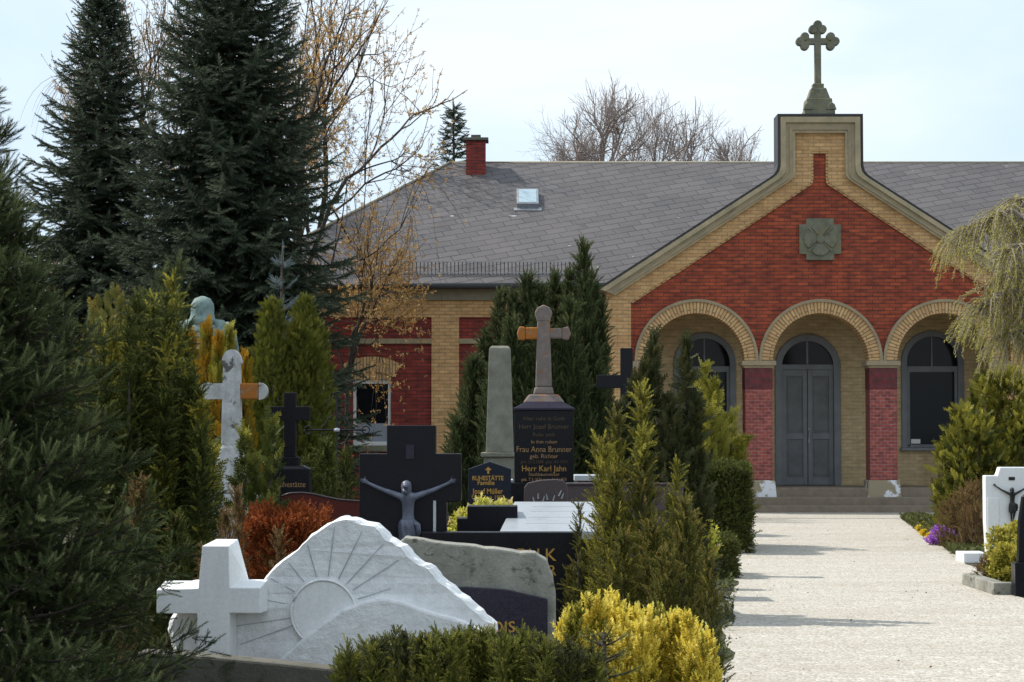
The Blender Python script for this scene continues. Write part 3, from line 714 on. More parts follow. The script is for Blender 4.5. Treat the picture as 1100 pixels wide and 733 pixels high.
# door
door = arch_frame(dC, dR-.12, dR+.03, dS, FL, yb-.06, yb+.14).build('door', M['paint'], chapel, bevel=.008)
ztr = bzz(394.5)
t_ = MB(); t_.box(dC-dR+.11, dC+dR-.11, yb+.0, yb+.12, ztr-.06, ztr+.06); t_.build('transom', M['paint'], door, bevel=.008)
for s in (-1, 1):
    a_, b2 = (dC-dR+.122, dC-.006) if s < 0 else (dC+.006, dC+dR-.122)
    lf = MB(); z0, z1 = FL+.01, ztr-.062; y0, y1 = yb+.03, yb+.09
    xs = [a_, a_+.10, b2-.10, b2]; zs_ = [z0, z0+.17, z0+1.02, z0+1.16, z1-.14, z1]
    lf.box(xs[0], xs[1], y0, y1, z0, z1); lf.box(xs[2], xs[3], y0, y1, z0, z1)
    for k in (0, 2, 4): lf.box(xs[1], xs[2], y0, y1, zs_[k], zs_[k+1])
    lf.build('door_leaf', M['paint'], door, bevel=.006)
    pn = MB()
    for k in (1, 3):
        pn.box(xs[1], xs[2], y0+.025, y1-.01, zs_[k], zs_[k+1]); pn.frus((xs[1]+.04,xs[2]-.04,y0+.012,y0+.03), zs_[k]+.05, (xs[1]+.04,xs[2]-.04,y0+.012,y0+.03), zs_[k+1]-.05)
    pn.build('door_panel', M['paintd'], door, bevel=.006)
hd = MB(); hd.tube([(dC+.03,yb+.03,FL+1.05),(dC+.03,yb-.03,FL+1.06),(dC+.03,yb-.03,FL+1.22),(dC+.03,yb+.03,FL+1.24)], .014, 8); hd.box(dC+.012,dC+.048,yb+.018,yb+.03,FL+.96,FL+1.28); hd.build('door_handle', M['zinc'], door)
fg = MB(); fg.prism([(dC+dR-.12, ztr+.06)]+arch_pts(dC, dR-.12, max(dS, ztr+.061), 16)+[(dC-dR+.12, ztr+.06)], yb+.05, yb+.06); fg.build('fanlight_glass', M['glass'], door)
fb = MB(); fb.box(dC-.02, dC+.02, yb+.03, yb+.07, ztr+.06, dS+dR-.11); fb.build('glazing_bar', M['paint'], door)
for i, c in enumerate(wC):
    wf = arch_frame(c, wR-.10, wR+.03, wS[i], sill, yb-.05, yb+.14).build('window', M['paint'], chapel, bevel=.008)
    zt = bzz(395); gl = MB(); gl.prism([(c+wR-.1, sill)]+arch_pts(c, wR-.1, wS[i])+[(c-wR+.1, sill)], yb+.06, yb+.07); gl.build('window_glass', M['glass'], wf)
    br_ = MB(); br_.box(c-wR+.09, c+wR-.09, yb+.01, yb+.09, zt-.10, zt+.03); br_.box(c-.018, c+.018, yb+.03, yb+.08, zt+.03, wS[i]+wR-.09)
    br_.box(c-wR+.10, c-wR+.17, yb+.02, yb+.085, sill+.03, zt-.10); br_.box(c+wR-.17, c+wR-.10, yb+.02, yb+.085, sill+.03, zt-.10); br_.box(c-wR+.10, c+wR-.10, yb+.02, yb+.085, sill, sill+.07)
    br_.build('window_bars', M['paint'], wf, bevel=.005)
    sl_ = MB(); sl_.box(c-wR-.06, c+wR+.06, yb-.12, yb+.05, sill-.07, sill); sl_.build('window_sill', M['paint'], wf, bevel=.01)
    if i: nb_ = MB(); nb_.box(c-wR+.19, c-wR+.40, yb+.05, yb+.057, sill+.09, sill+.19); nb_.build('window_notice', M['whitep'], wf)
# medallion
zc = bz(257.5)
md = MB(); a = .45; k = .30
md.prism([(-k,zc-a),(k,zc-a),(k,zc-k-.02),(a,zc-k-.02),(a,zc+k+.02),(k,zc+k+.02),(k,zc+a),(-k,zc+a),(-k,zc+k+.02),(-a,zc+k+.02),(-a,zc-k-.02),(-k,zc-k-.02)], -.07, .02)
md = md.build('medallion', M['crossst'], chapel, bevel=.012)
pt = MB()
for q in range(4):
    th = math.pi/2*q
    pp = []
    for j in range(9):
        a_ = R(-38+9.5*j); r_ = .33+.03*math.cos(a_*3); pp.append((r_*math.cos(a_), r_*math.sin(a_)))
    pp = [(.05, -.03)] + pp + [(.05, .03)]
    pt.prism([(x*math.cos(th)-z*math.sin(th), zc + x*math.sin(th)+z*math.cos(th)) for x, z in pp], -.11, -.06)
    th += math.pi/4; pp = [(.08,-.02),(.34,-.035),(.37,0),(.34,.035),(.08,.02)]
    pt.prism([(x*math.cos(th)-z*math.sin(th), zc + x*math.sin(th)+z*math.cos(th)) for x, z in pp], -.095, -.06)
pt.prism([(.09*math.cos(R(20*j)), zc+.09*math.sin(R(20*j))) for j in range(18)], -.135, -.06)
pt.build('cross_relief', M['crossst'], md, bevel=.015)
# gable cross
zt = bz(126)+.04
pd = MB(); pd.box(-.33,.33,-.15,.45, zt, zt+.10); pd.frus((-.30,.30,-.12,.42), zt+.10, (-.27,.27,-.10,.40), zt+.36); pd.frus((-.24,.24,-.07,.37), zt+.36, (-.16,.16,0,.30), zt+.60); pd.box(-.12,.12,.04,.26, zt+.60, zt+.70)
pd.prism([(-.36,zt+.10),(-.14,zt+.10),(-.19,zt+.22),(-.25,zt+.27),(-.32,zt+.22)], -.17, -.08); pd.prism([(.36,zt+.10),(.14,zt+.10),(.19,zt+.22),(.25,zt+.27),(.32,zt+.22)], -.17, -.08)
pd = pd.build('cross_pedestal', M['crossst'], chapel, bevel=.015)
cr = MB(); zb = zt+.68; zc2 = bz(43.5); ztp = bz(21)
cr.box(-.07,.07,.08,.22, zb, ztp-.14); cr.box(-.27,.27,.083,.217, zc2-.07, zc2+.07)
def trefoil(cx_, cz_, dx, dz):
    r_ = .095
    for ox, oz in ((dx*.10, dz*.10), (dz*.10, dx*.10), (-dz*.10, -dx*.10)):
        cr.prism([(cx_+ox+r_*math.cos(R(22.5*j)), cz_+oz+r_*math.sin(R(22.5*j))) for j in range(16)], .062+.004*abs(ox)*8, .238-.004*abs(oz)*8)
trefoil(-.28, zc2, -1, 0); trefoil(.28, zc2, 1, 0); trefoil(0, ztp-.195, 0, 1)
cr.build('gable_cross', M['crossst'], chapel, bevel=.018)

# ---- wing
YW = 46.5; yw = ly(YW)
def wxl(px): return wx(px, YW) - OX
def wzz(py): return wz(py, YW)
XL = wxl(250); XR = lx(650)+.1
zeave = wz(306, 46.0)
fw = MB()
# red wall with window openings
win = [(379, 420), (296, 337)]
zo0, zo1 = wzz(479), wzz(408)
xs = sorted([XL+.02] + [v for a_, b_ in win for v in (wxl(a_), wxl(b_))] + [XR])
for i in range(len(xs)-1):
    if i % 2 == 0: fw.box(xs[i], xs[i+1], yw, yw+.35, 0, zeave)
    else: fw.box(xs[i], xs[i+1], yw, yw+.35, 0, zo0); fw.box(xs[i], xs[i+1], yw, yw+.35, zo1, zeave)
fw.box(XL+.02, XL+.37, yw+.35, yw+11, 0, zeave)
fw.build('wing_wall', M['redpanel'], chapel)
fw = MB(); fw.box(-lx(650)-.1, 18-OX+6, yw, yw+.35, 0, zeave); fw.build('wing_wall', M['redpanel'], chapel)   # right wing
yb_ = MB()
for a_, b_ in ((463.5, 493), (250, 279)): yb_.box(wxl(a_), wxl(b_), yw-.06, yw+.01, 0, zeave-.0)
yb_.box(wxl(279), wxl(463.5), yw-.057, yw+.01, wzz(341), zeave-.001); yb_.box(wxl(493), XR, yw-.057, yw+.01, wzz(341), zeave-.001)
yb_.build('yellow_brick_band', M['yel'], chapel)
yb2 = MB(); yb2.box(-XR, 20-OX, yw-.057, yw+.01, wzz(341), zeave-.001); yb2.build('yellow_brick_band', M['yel'], chapel)
sb = MB(); sb.box(wxl(279)+.002, wxl(463.5)-.002, yw-.075, yw+.01, wzz(369.5), wzz(364)); sb.box(wxl(493)+.002, XR, yw-.075, yw+.01, wzz(369.5), wzz(364)); sb.build('string_course', M['sandl'], chapel, bevel=.006)
cor = MB(); cor.box(XL-.12, XR, yw-.16, yw+.02, wzz(323), wzz(311)); cor.box(XL-.16, XR, yw-.30, yw+.02, wzz(311)+.002, wzz(306)); cor.build('eave_board', M['soffit'], chapel, bevel=.01)
for a_, b_ in win:
    x0, x1 = wxl(a_), wxl(b_); cx_ = (x0+x1)/2
    wf = MB(); t = .07
    wf.box(x0+.002,x0+t,yw+.05,yw+.13,zo0,zo1); wf.box(x1-t,x1-.002,yw+.05,yw+.13,zo0,zo1); wf.box(x0+t,x1-t,yw+.05,yw+.13,zo1-.09,zo1-.002); wf.box(x0+t,x1-t,yw+.05,yw+.13,zo0+.002,zo0+.09)
    zm = wzz(455)
    wf = wf.build('window', M['whitep'], chapel, bevel=.006)
    gl = MB(); gl.box(x0+t-.01,x1-t+.01,yw+.095,yw+.105,zm,zo1-.08); gl.build('window_glass', M['glass'], wf)
    bl = MB(); bl.box(x0+t-.01,x1-t+.01,yw+.085,yw+.11,zo0+.08,zm); bl.build('frosted_pane', M['curtain'], wf)
    sl_ = MB(); sl_.box(x0-.08,x1+.08,yw-.12,yw+.06,zo0-.13,zo0); sl_.build('window_sill', M['crossst'], wf, bevel=.01)
    # segmental arch head
    hw = (x1-x0)/2; rr_ = hw*2.2; zc_ = zo1+.0+.08-math.sqrt(rr_**2-hw**2)
    am = MB(); nn_ = 12; al = math.asin((hw+.05)/rr_); inn = []; ou = []
    for j in range(nn_+1):
        th = math.pi/2 + al - 2*al*j/nn_
        inn.append((cx_+rr_*math.cos(th), zc_+rr_*math.sin(th))); ou.append((cx_+(rr_+.33)*math.cos(th)*1.02, zc_+(rr_+.33)*math.sin(th)))
    am.prism([(x0-.05, zo1-.0)]+inn+[(x1+.05, zo1)] , yw-.01, yw+.02) if False else None
    am.prism(inn+ou[::-1], yw-.05, yw+.02)
    am.prism([(x0,zo1-.001)]+inn[1:-1]+[(x1,zo1-.001)], yw-.02, yw+.3)
    am.build('window_arch', M['yarch'], chapel, uvf=lambda co, n: (co.z*1.0, co.x))
# ---- roofs
XE = XL - .35; YE = 46.05; YRg = 52.0; zr = wz(174.5, YRg); XR0 = wx(484, YRg) - OX; XBIG = 22-OX
ye = ly(YE); yr = ly(YRg); zE = wz(305, YE); yback = yr + (yr-ye)
rf = MB()
rf.add([(XE,ye,zE),(XBIG,ye,zE),(XBIG,yr,zr),(XR0,yr,zr),(XE,yback,zE),(XBIG,yback,zE)], [(0,1,2,3),(0,3,4),(4,3,2,5)])
def ruv(co, n):
    if abs(n.y) > abs(n.x)*.8: return (co.x, (co.y-ye)*1.13)
    return (co.y, (co.x-XE)*1.15)
mr = rf.build('main_roof', M['slate'], chapel, uvf=ruv, norm=False)
rd = MB(); rd.tube([(XR0,yr,zr-.02),(XBIG,yr,zr-.02)], .045, 8); rd.tube([(XR0,yr,zr),(XE,ye,zE+.02)], .04, 6); rd.build('ridge_cap', M['soffit'], chapel, smooth=True)
px_ = lx(650)-.05; zpe = bz(311)-.1; zpr = bz(160)
sl = MB(); sl.add([(px_,.3,zpe),(0,.3,zpr),(0,8,zpr),(px_,8,zpe),(-px_,.3,zpe),(-px_,8,zpe)], [(0,1,2,3),(1,4,5,2)])
sl.build('porch_roof', M['slate'], chapel, uvf=lambda co, n: (co.y, (co.x-px_)*1.2), norm=False)
gt = MB()
gt.tube([(XE-.05,ye-.06,zE-.05),(XR-.04,ye-.06,zE-.05)], .07, 10); gt.build('gutter', M['flash'], chapel, smooth=True)
# snow guard
sg = MB(); yg = ye+.42; zg = zE + (zr-zE)*(yg-ye)/(yr-ye)
x = XE+.5
while x < XR-.35: sg.box(x, x+.018, yg-.008, yg+.008, zg+.0, zg+.28); x += .085
sg.build('snow_guard_bars', M['flash'], chapel); sg = MB()
for zz in (.03, .27): sg.box(XE+.5, XR-.35, yg-.014, yg+.0, zg+zz, zg+zz+.018)
sg.build('snow_guard', M['guard'], chapel)
def roofpt(px, py):
    # intersect view ray with main roof plane
    lo, hi = 46.05, 52.0
    for _ in range(40):
        md_ = (lo+hi)/2; z = wz(py, md_); zpl = zE + (zr-zE)*(md_-YE)/(YRg-YE)
        if z > zpl: lo = md_
        else: hi = md_
    return wx(px, md_)-OX, ly(md_), z
# chimney
cx_, cy_, cz_ = roofpt(511, 184)
sc2 = 2250/(cy_+YF); hw = 10.5/sc2; ctop = wz(151, cy_+YF-.2)
cm = MB(); cm.box(cx_-hw, cx_+hw, cy_-.2, cy_+.3, cz_-.4, ctop); chim = cm.build('chimney', M['redpanel'], mr, bevel=.01)
cc = MB(); cc.box(cx_-hw-.07, cx_+hw+.07, cy_-.27, cy_+.37, ctop, ctop+.07); cc.box(cx_-.12, cx_+.12, cy_-.08, cy_+.18, ctop+.07, ctop+.16); cc.build('chimney_cap', M['concrete'], mr, bevel=.01)
# skylight
ang = math.atan2(zr-zE, yr-ye)
a0 = roofpt(567, 224); a1 = roofpt(567, 208)
sk = MB(); ln = math.hypot(a1[1]-a0[1], a1[2]-a0[2]); w_ = .26
sk.box(-w_, w_, 0, ln, .0, .13); sk = sk.build('skylight', M['zinc'], mr, bevel=.01); sk.location = a0; sk.rotation_euler = (ang,0,0)
gl = MB(); gl.box(-w_+.05, w_-.05, .06, ln-.06, .128, .138); gl = gl.build('skylight_glass', M['sglass'], mr); gl.location = a0; gl.rotation_euler = (ang,0,0)
ap = MB(); ap.box(-w_-.07, w_+.07, -.16, .0, .01, .02); ap = ap.build('skylight_flashing', M['zinc'], mr); ap.location = a0; ap.rotation_euler = (ang,0,0)

# ================================================================== GRAVES
def gpos(px, Y): return (wx(px, Y), Y, 0)
class G:
    def __init__(s, name, label, px, Y, rz=0, cat='gravestone', group=None):
        s.Y = Y; s.X = wx(px, Y); s.r = thing(name, label, cat, (s.X, Y, 0), rz, group)
    def x(s, px): return wx(px, s.Y) - s.X
    def z(s, py): return wz(py, s.Y)
    def pts(s, l): return [(s.x(a), s.z(b)) for a, b in l]

# 1 sunrise gravestone
gv = G('sunrise_gravestone', 'white marble gravestone carved with rising sun rays and hills beside a white cross', 345, 10.0, R(-7))
out = [(188,722),(180,690),(178,672),(190,655),(192,636),(203,626),(222,629),(250,640),(280,628),(298,607),(322,589),(336,574),(352,563),(372,554),(388,557),(407,563),(421,577),(437,585),(452,601),(468,609),(482,625),(505,641),(520,654),(534,668),(533,685),(538,722)]
jag = []
for i in range(len(out)):
    a_, b_ = out[i], out[(i+1) % len(out)]
    jag.append(a_)
    if i < len(out)-2:
        for q in (.33, .66): jag.append((a_[0]+(b_[0]-a_[0])*q+rnd.uniform(-1.3,1.3), a_[1]+(b_[1]-a_[1])*q+rnd.uniform(-1.3,1.3)))
sl = MB(); n = len(jag); pf = gv.pts(jag); cxm = sum(p[0] for p in pf)/n; czm = sum(p[1] for p in pf)/n
def ring_pts(sx, y): return [(cxm+(x-cxm)*sx+rnd.uniform(-.004,.004), y+rnd.uniform(-.004,.004), czm+(z-czm)*sx+rnd.uniform(-.004,.004)) for x, z in pf]
vs = []; rings = [(.955,-.055),(.985,-.035),(1,.0),(1.005,.05),(.99,.09)]
for sx, y in rings: vs += ring_pts(sx, y)
fs = [tuple(range(n)), tuple(range(5*n-1, 4*n-1, -1))]
for k in range(4): fs += [(k*n+i, k*n+(i+1)%n, (k+1)*n+(i+1)%n, (k+1)*n+i) for i in range(n)]
sl.add(vs, fs); sl.build('slab', M['marble'], gv.r)
su = MB(); cs = (352, 657); 
su.prism(gv.pts([(cs[0]+34*math.cos(R(a)), cs[1]-34*math.sin(R(a))) for a in range(0, 360, 9)]), -.075, -.05); su.build('sun_disc', M['marbles'], gv.r, bevel=.006)
rs = MB()
rs.add([], [])
rimo = gv.pts([(cs[0]+35*math.cos(R(a)), cs[1]-35*math.sin(R(a))) for a in range(0, 361, 9)])
rs.tube([(x, -.076, z) for x, z in rimo], .006, 6); rs.build('sun_rim', M['marbles'], gv.r, smooth=True)
hl = MB(); hp = [(298,716),(312,700),(332,683),(352,667),(372,653),(392,645),(412,640),(432,642),(455,650),(480,657),(505,664),(528,676),(530,718)]
hpp = []
for i in range(len(hp)-1):
    for q in (0,.5): hpp.append((hp[i][0]+(hp[i+1][0]-hp[i][0])*q, hp[i][1]+(hp[i+1][1]-hp[i][1])*q + (rnd.uniform(-.8,.8) if q else 0)))
hpp.append(hp[-1])
hl.prism(gv.pts(hpp), -.115, -.05); hl.build('hills', M['marble'], gv.r, bevel=.014)
ry = MB()
def inside(p):
    mx_, my_ = 350, 650; x = mx_+(p[0]-mx_)/.93; y = my_+(p[1]-my_)/.93; c_ = False
    for i in range(len(out)):
        (x0, y0), (x1, y1) = out[i], out[i-1]
        if (y0 > y) != (y1 > y) and x < (x1-x0)*(y-y0)/(y1-y0)+x0: c_ = not c_
    return c_
for a_, r0, r1, in ((22,42,70),(38,42,92),(52,42,100),(67,42,100),(84,42,96),(103,42,88),(124,42,76),(146,42,64),(168,42,75),(190,38,96),(203,38,90)):
    p0 = (cs[0]+(r0-3)*math.cos(R(a_)), cs[1]-(r0-3)*math.sin(R(a_))); p1 = (cs[0]+r1*math.cos(R(a_))*1.1, cs[1]-r1*math.sin(R(a_)))
    while not inside(p1): r1 -= 2; p1 = (cs[0]+r1*math.cos(R(a_))*1.1, cs[1]-r1*math.sin(R(a_)))
    q0, q1 = gv.pts([p0, p1]); d = Vector((q1[0]-q0[0], q1[1]-q0[1])).normalized(); nn_ = Vector((-d.y, d.x))*.0032
    ry.prism([(q0[0]+nn_.x, q0[1]+nn_.y), (q1[0]+nn_.x*.7, q1[1]+nn_.y*.7), (q1[0]-nn_.x*.7, q1[1]-nn_.y*.7), (q0[0]-nn_.x, q0[1]-nn_.y)], -.0565, -.05)
ry.build('engraved_ray', M['line'], gv.r)
# cross in front, attached
cs_ = MB()
def trap(b0, b1, y0, b2, b3, y1_, yf0, yf1): pass
X = gv.x; Z = gv.z
yf, ybk = -.20, -.06
def solid(front, back, yf, ybk):
    m_ = MB(); n = len(front); vs = [(x, yf, z) for x, z in front] + [(x, ybk, z) for x, z in back]
    return m_.add(vs, [tuple(range(n)), tuple(range(2*n-1, n-1, -1))] + [(i, i+n, (i+1)%n+n, (i+1)%n) for i in range(n)])
SH = .035
fr = gv.pts([(215,722),(214,657),(170,657),(170,632),(215,630),(219,585),(248,585),(249,629),(282,629),(282,656),(249,656),(248,722)])
bkp = gv.pts([(215,722),(214,657),(170,657),(170,624),(221,624),(226,579),(250,579),(262,622),(283,622),(283,656),(249,656),(249,722)])
fr = [(x+SH, z) for x, z in fr]; bkp = [(x+SH, z) for x, z in bkp]
solid(fr, bkp, yf, ybk).build('cross', M['marbles'], gv.r, bevel=.004)
# kerb in front
kb = G('stone_kerb', 'mossy grey stone kerb below the white sunrise gravestone', 290, 9.55, R(-4), 'kerb')
mb = MB(); kt = [(150,700),(190,702),(240,706),(300,711),(350,716),(420,722),(470,728)]
mb.prism(kb.pts(kt)+[(kb.x(470), 0), (kb.x(150), 0)], -.05, .10); mb.build('kerb_stone', M['concrete'], kb.r, bevel=.012)
hk = MB(); hx, hz = kb.x(371), kb.z(708); hk.tube([(hx+.03*math.cos(R(a)), -.08, hz+.03*math.sin(R(a))) for a in range(20, 300, 20)], .004, 6); hk.tube([(hx+.012,-.08,hz-.028),(hx+.0,-.075,hz-.12)], .004, 5)
h_ = hk.build('iron_hook', M['iron']); h_.location = (kb.X, kb.Y, 0); tag(h_, 'small curled iron hook at the foot of the sunrise gravestone', 'hook')

# 2 rough grey stone with dark plaque
gv = G('rough_gravestone', 'rough grey natural gravestone with curved right edge, dark plaque in front', 520, 11.2)
o_ = [(425,760),(428,585),(434,577),(455,580),(490,585),(520,589),(550,592),(575,594),(588,602),(594,618),(597,640),(599,700),(600,760)]
oj = []
for i in range(len(o_)-1):
    for q in (0,.33,.66): oj.append((o_[i][0]+(o_[i+1][0]-o_[i][0])*q+(rnd.uniform(-1,1) if q else 0), o_[i][1]+(o_[i+1][1]-o_[i][1])*q+(rnd.uniform(-1.2,1.2) if q else 0)))
oj.append(o_[-1])
mb = MB(); mb.prism(gv.pts(oj), 0, .22); mb.build('boulder_slab', M['roughst'], gv.r, bevel=.012)
mb = MB(); mb.prism(gv.pts([(470,740),(470,632),(500,630),(545,633),(588,643),(588,740)]), -.06, -.004); pq = mb.build('plaque', M['purple'], gv.r, bevel=.004)
mb = MB(); 
for a_ in (458, 464, 471, 478): mb.box(gv.x(a_), gv.x(a_+4.5), -.012, .004, gv.z(630), gv.z(624.5))
mb.build('carved_mark', M['iron'], gv.r)
text('DIS', .082, M['gold'], pq, (gv.x(541), -.063, gv.z(678)), spacing=1.05, off=.001)

# 3 crucifix cross and slab
gv = G('crucifix_gravestone', 'polished black granite cross with bronze crucified figure and wide slab lettered ALK', 470, 14.0)
mb = MB(); mb.prism(gv.pts([(414,700),(414,590),(386,590),(386,487.5),(415.5,487.5),(415.5,457),(468,457),(468,487.5),(495.5,487.5),(495.5,539),(468,540),(466,540),(465,700)]), 0, .16); cr_ = mb.build('cross', M['black'], gv.r, bevel=.006)
corpus(gv.r, (gv.x(439), -.0, gv.z(610)), .61, M['bronze'], .17)
mb = MB(); mb.box(gv.x(436), gv.x(445), -.012, .0, gv.z(493), gv.z(478)); mb.build('inscription_plate', M['purple'], gv.r)
mb = MB(); mb.box(gv.x(469), gv.x(480), .0, .14, 0, gv.z(538)); mb.build('side_stele', M['black'], gv.r, bevel=.004)
mb = MB(); mb.box(gv.x(465.6), gv.x(468.6), -.02, .10, 0, gv.z(538)); mb.build('glint_strip', M['ledge'], gv.r)  # pale strip painting the glint on the polished side of the cross
sl = MB(); sl.box(gv.x(455), gv.x(620), -.26, -.10, 0, gv.z(572)+.012); sl = sl.build('slab', M['black'], gv.r, bevel=.006)
sl2 = G.__new__(G); 
text('FALK', .115, M['gold'], sl, (gv.x(596.5), -.263, gv.z(601)+.006), 'RIGHT', off=.0005, spacing=1.0)
text('GÄRTNER', .095, M['gold'], sl, (gv.x(596.5), -.263, gv.z(616)+.004), 'RIGHT', off=.0005)

# 4 red granite gravestone
gv = G('red_gravestone', 'low dark red granite gravestone with wavy top edge', 360, 17.0)
mb = MB(); tp = [(303,533),(312,530),(325,529.5),(338,531),(350,534),(365,537),(385,538.5),(414,539)]
mb.prism(gv.pts([(303,640)]+tp+[(414,640)]), 0, .14); mb.build('slab', M['redgr'], gv.r, bevel=.006)
mb = MB(); mb.prism(gv.pts([(302,531.5)]+[(a, b-1.5) for a, b in tp]+[(414.5,539)]+[(a, b) for a, b in tp[::-1]]), -.012, .152) if False else mb.tube([(gv.x(a), .0, gv.z(b)) for a, b in tp], .009, 6)
mb.build('top_edge', M['browngr'], gv.r, smooth=True)

# 5 obelisk
gv = G('obelisk', 'tall tapered weathered grey stone obelisk on stepped base', 537, 22.0)
mb = MB(); hw0, hw1 = (gv.x(552)-gv.x(522))/2, (gv.x(549)-gv.x(526))/2
mb.frus((-hw0,hw0,-hw0,hw0), gv.z(486), (-hw1,hw1,-hw1,hw1), gv.z(375)); mb.frus((-hw1,hw1,-hw1,hw1), gv.z(375), (-hw1*.75,hw1*.75,-hw1*.75,hw1*.75), gv.z(372)); mb.build('shaft', M['obel'], gv.r, bevel=.008)
mb = MB(); mb.box(-hw0-.05,hw0+.05,-hw0-.05,hw0+.05,gv.z(491),gv.z(486)); mb.box(-hw0-.02,hw0+.02,-hw0-.02,hw0+.02,0,gv.z(491)); mb.build('base', M['obel'], gv.r, bevel=.01)

# 6 Jahn monument
gv = G('monument', 'black granite block monument with gold inscription topped by lichened stone cross', 584, 20.0, 0, 'monument')
hw = (gv.x(615)-gv.x(552))/2; ht = hw*.55
mb = MB(); mb.box(-hw,hw,-hw*.7,hw*.7,gv.z(518),gv.z(441)); mb.build('inscription_block', M['black'], gv.r, bevel=.006)
mb = MB(); mb.box(-hw-.012,hw+.012,-hw*.7-.012,hw*.7+.012,gv.z(441),gv.z(439)); mb.frus((-hw-.012,hw+.012,-hw*.7-.012,hw*.7+.012), gv.z(439), (-.17,.17,-.14,.14), gv.z(432)); mb.build('block_top', M['purple'], gv.r, bevel=.004)
mb = MB(); mb.frus((-.20,.20,-.14,.14), gv.z(433), (-.14,.14,-.10,.10), gv.z(424)); mb.frus((-.10,.10,-.08,.08), gv.z(424), (-.085,.085,-.065,.065), gv.z(416)); mb.build('cross_foot', M['crossgr'], gv.r, bevel=.015)
mb = MB(); mb.frus((-.078,.078,-.06,.06), gv.z(416), (-.06,.06,-.05,.05), gv.z(345)); zt_ = gv.z(336)
mb.prism([(-.06,gv.z(346)),(-.085,zt_+.0),(-.06,zt_+.045),(0,zt_+.075),(.06,zt_+.045),(.085,zt_),(.06,gv.z(346))], -.052, .052)
mb.box(.055, .175, -.05, .05, gv.z(364), gv.z(353)); mb.prism([(.175,gv.z(364)-.005),(.235,gv.z(366)),(.262,gv.z(359)),(.235,gv.z(351)),(.175,gv.z(353)+.005)], -.05, .05)
cx2 = mb.build('cross', M['crossgr'], gv.r, bevel=.014)
mb = MB(); mb.box(-.175, -.055, -.051, .051, gv.z(365), gv.z(352)); mb.prism([(-.175,gv.z(365)-.005),(-.235,gv.z(366)),(-.255,gv.z(359)),(-.235,gv.z(351)),(-.175,gv.z(352)+.005)], -.051, .051); mb.build('cross_arm', M['lichen'], cx2, bevel=.014)
mb = MB(); mb.box(-hw-.05,hw+.05,-hw*.8,hw*.8,0,gv.z(518)); mb.build('pedestal', M['black'], gv.r, bevel=.008)
yy = -hw*.7-.003
for body, sz, py, mm, sx in (('Hier ruht in Gott', .055, 452, 'fadedgold', 1), ('Herr Josef Brunner', .068, 461, 'fadedgold', .9), ('Ruhe sanft', .05, 469, 'fadedgold', 1),
                      ('In ihm ruhen', .048, 476.5, 'goldw', 1), ('Frau Anna Brunner', .078, 485.5, 'goldw', .87), ('geb. Richter', .055, 492, 'goldw', 1),
                      ('geb. 21.2.1858  gest. 4.5.1910', .042, 497.5, 'fadedgold', .88), ('Herr Karl Jahn', .078, 506, 'gold', .92), ('Stadtbaumeister', .045, 511, 'goldw', 1), ('geb. 7.3.1876 gest. 31.3.1958', .042, 516.3, 'goldw', .88)):
    text(body, sz, M[mm], gv.r, (0, yy, gv.z(py)), sx=sx)

# white ledge + low wall graves
gv = G('grave_ledge', 'pale stone ledge slab left of the tall black monument', 538, 20.6)
mb = MB(); mb.box(gv.x(524), gv.x(551), -.3, .2, gv.z(518.5), gv.z(515)); mb.build('ledge_slab', M['ledge'], gv.r, bevel=.006)
mb = MB(); mb.box(gv.x(529), gv.x(551), -.22, .15, 0, gv.z(518.5)); mb.build('ledge_support', M['concrete'], gv.r)
gv = G('grave_ledge', 'long pale slab on low wall right of the tall black monument', 670, 21.5)
mb = MB(); mb.box(gv.x(616), gv.x(718), -.35, .25, gv.z(516), gv.z(510)); mb.build('ledge_slab', M['ledge'], gv.r, bevel=.006)
mb = MB(); mb.box(gv.x(618), gv.x(716), -.28, .2, 0, gv.z(516)); mb.build('ledge_support', M['concrete'], gv.r)

# ogee headstone
gv = G('headstone', 'small blue-black headstone with curved pointed top, gold cross and gold lettering', 526, 17.6)
o_ = [(503,620),(503,504),(510,501.5),(517,499),(526,496),(535,499),(542,501.5),(549,504),(549,620)]
mb = MB(); mb.prism(gv.pts(o_), 0, .12); hs = mb.build('stone', M['bluegr'], gv.r, bevel=.006)
mb = MB(); cx_ = gv.x(524.5); mb.box(cx_-.008,cx_+.008,-.006,.002,gv.z(509),gv.z(502)); mb.box(cx_-.022,cx_+.022,-.0065,.002,gv.z(505.3),gv.z(503.6)); mb.build('gold_cross', M['gold'], hs)
text('RUHESTÄTTE', .052, M['gold'], hs, (gv.x(524), -.003, gv.z(516)), off=.001, sx=.85)
text('Familie', .052, M['gold'], hs, (gv.x(522), -.003, gv.z(521)), off=.001, sx=1.0)
text('Josef Müller', .062, M['gold'], hs, (gv.x(524), -.003, gv.z(530.5)), off=.001, sx=.85)
text('* 1912   + 1987', .048, M['gold'], hs, (gv.x(524), -.003, gv.z(536.5)), off=.0005, sx=.9)

# stepped black block
gv = G('black_grave_block', 'stepped black granite block in front of small headstone with flowers', 520, 15.8)
mb = MB(); mb.prism(gv.pts([(491,640),(491,557),(502,557),(502,544),(556,544),(556,640)]), 0, .3); mb.build('block', M['black'], gv.r, bevel=.006)
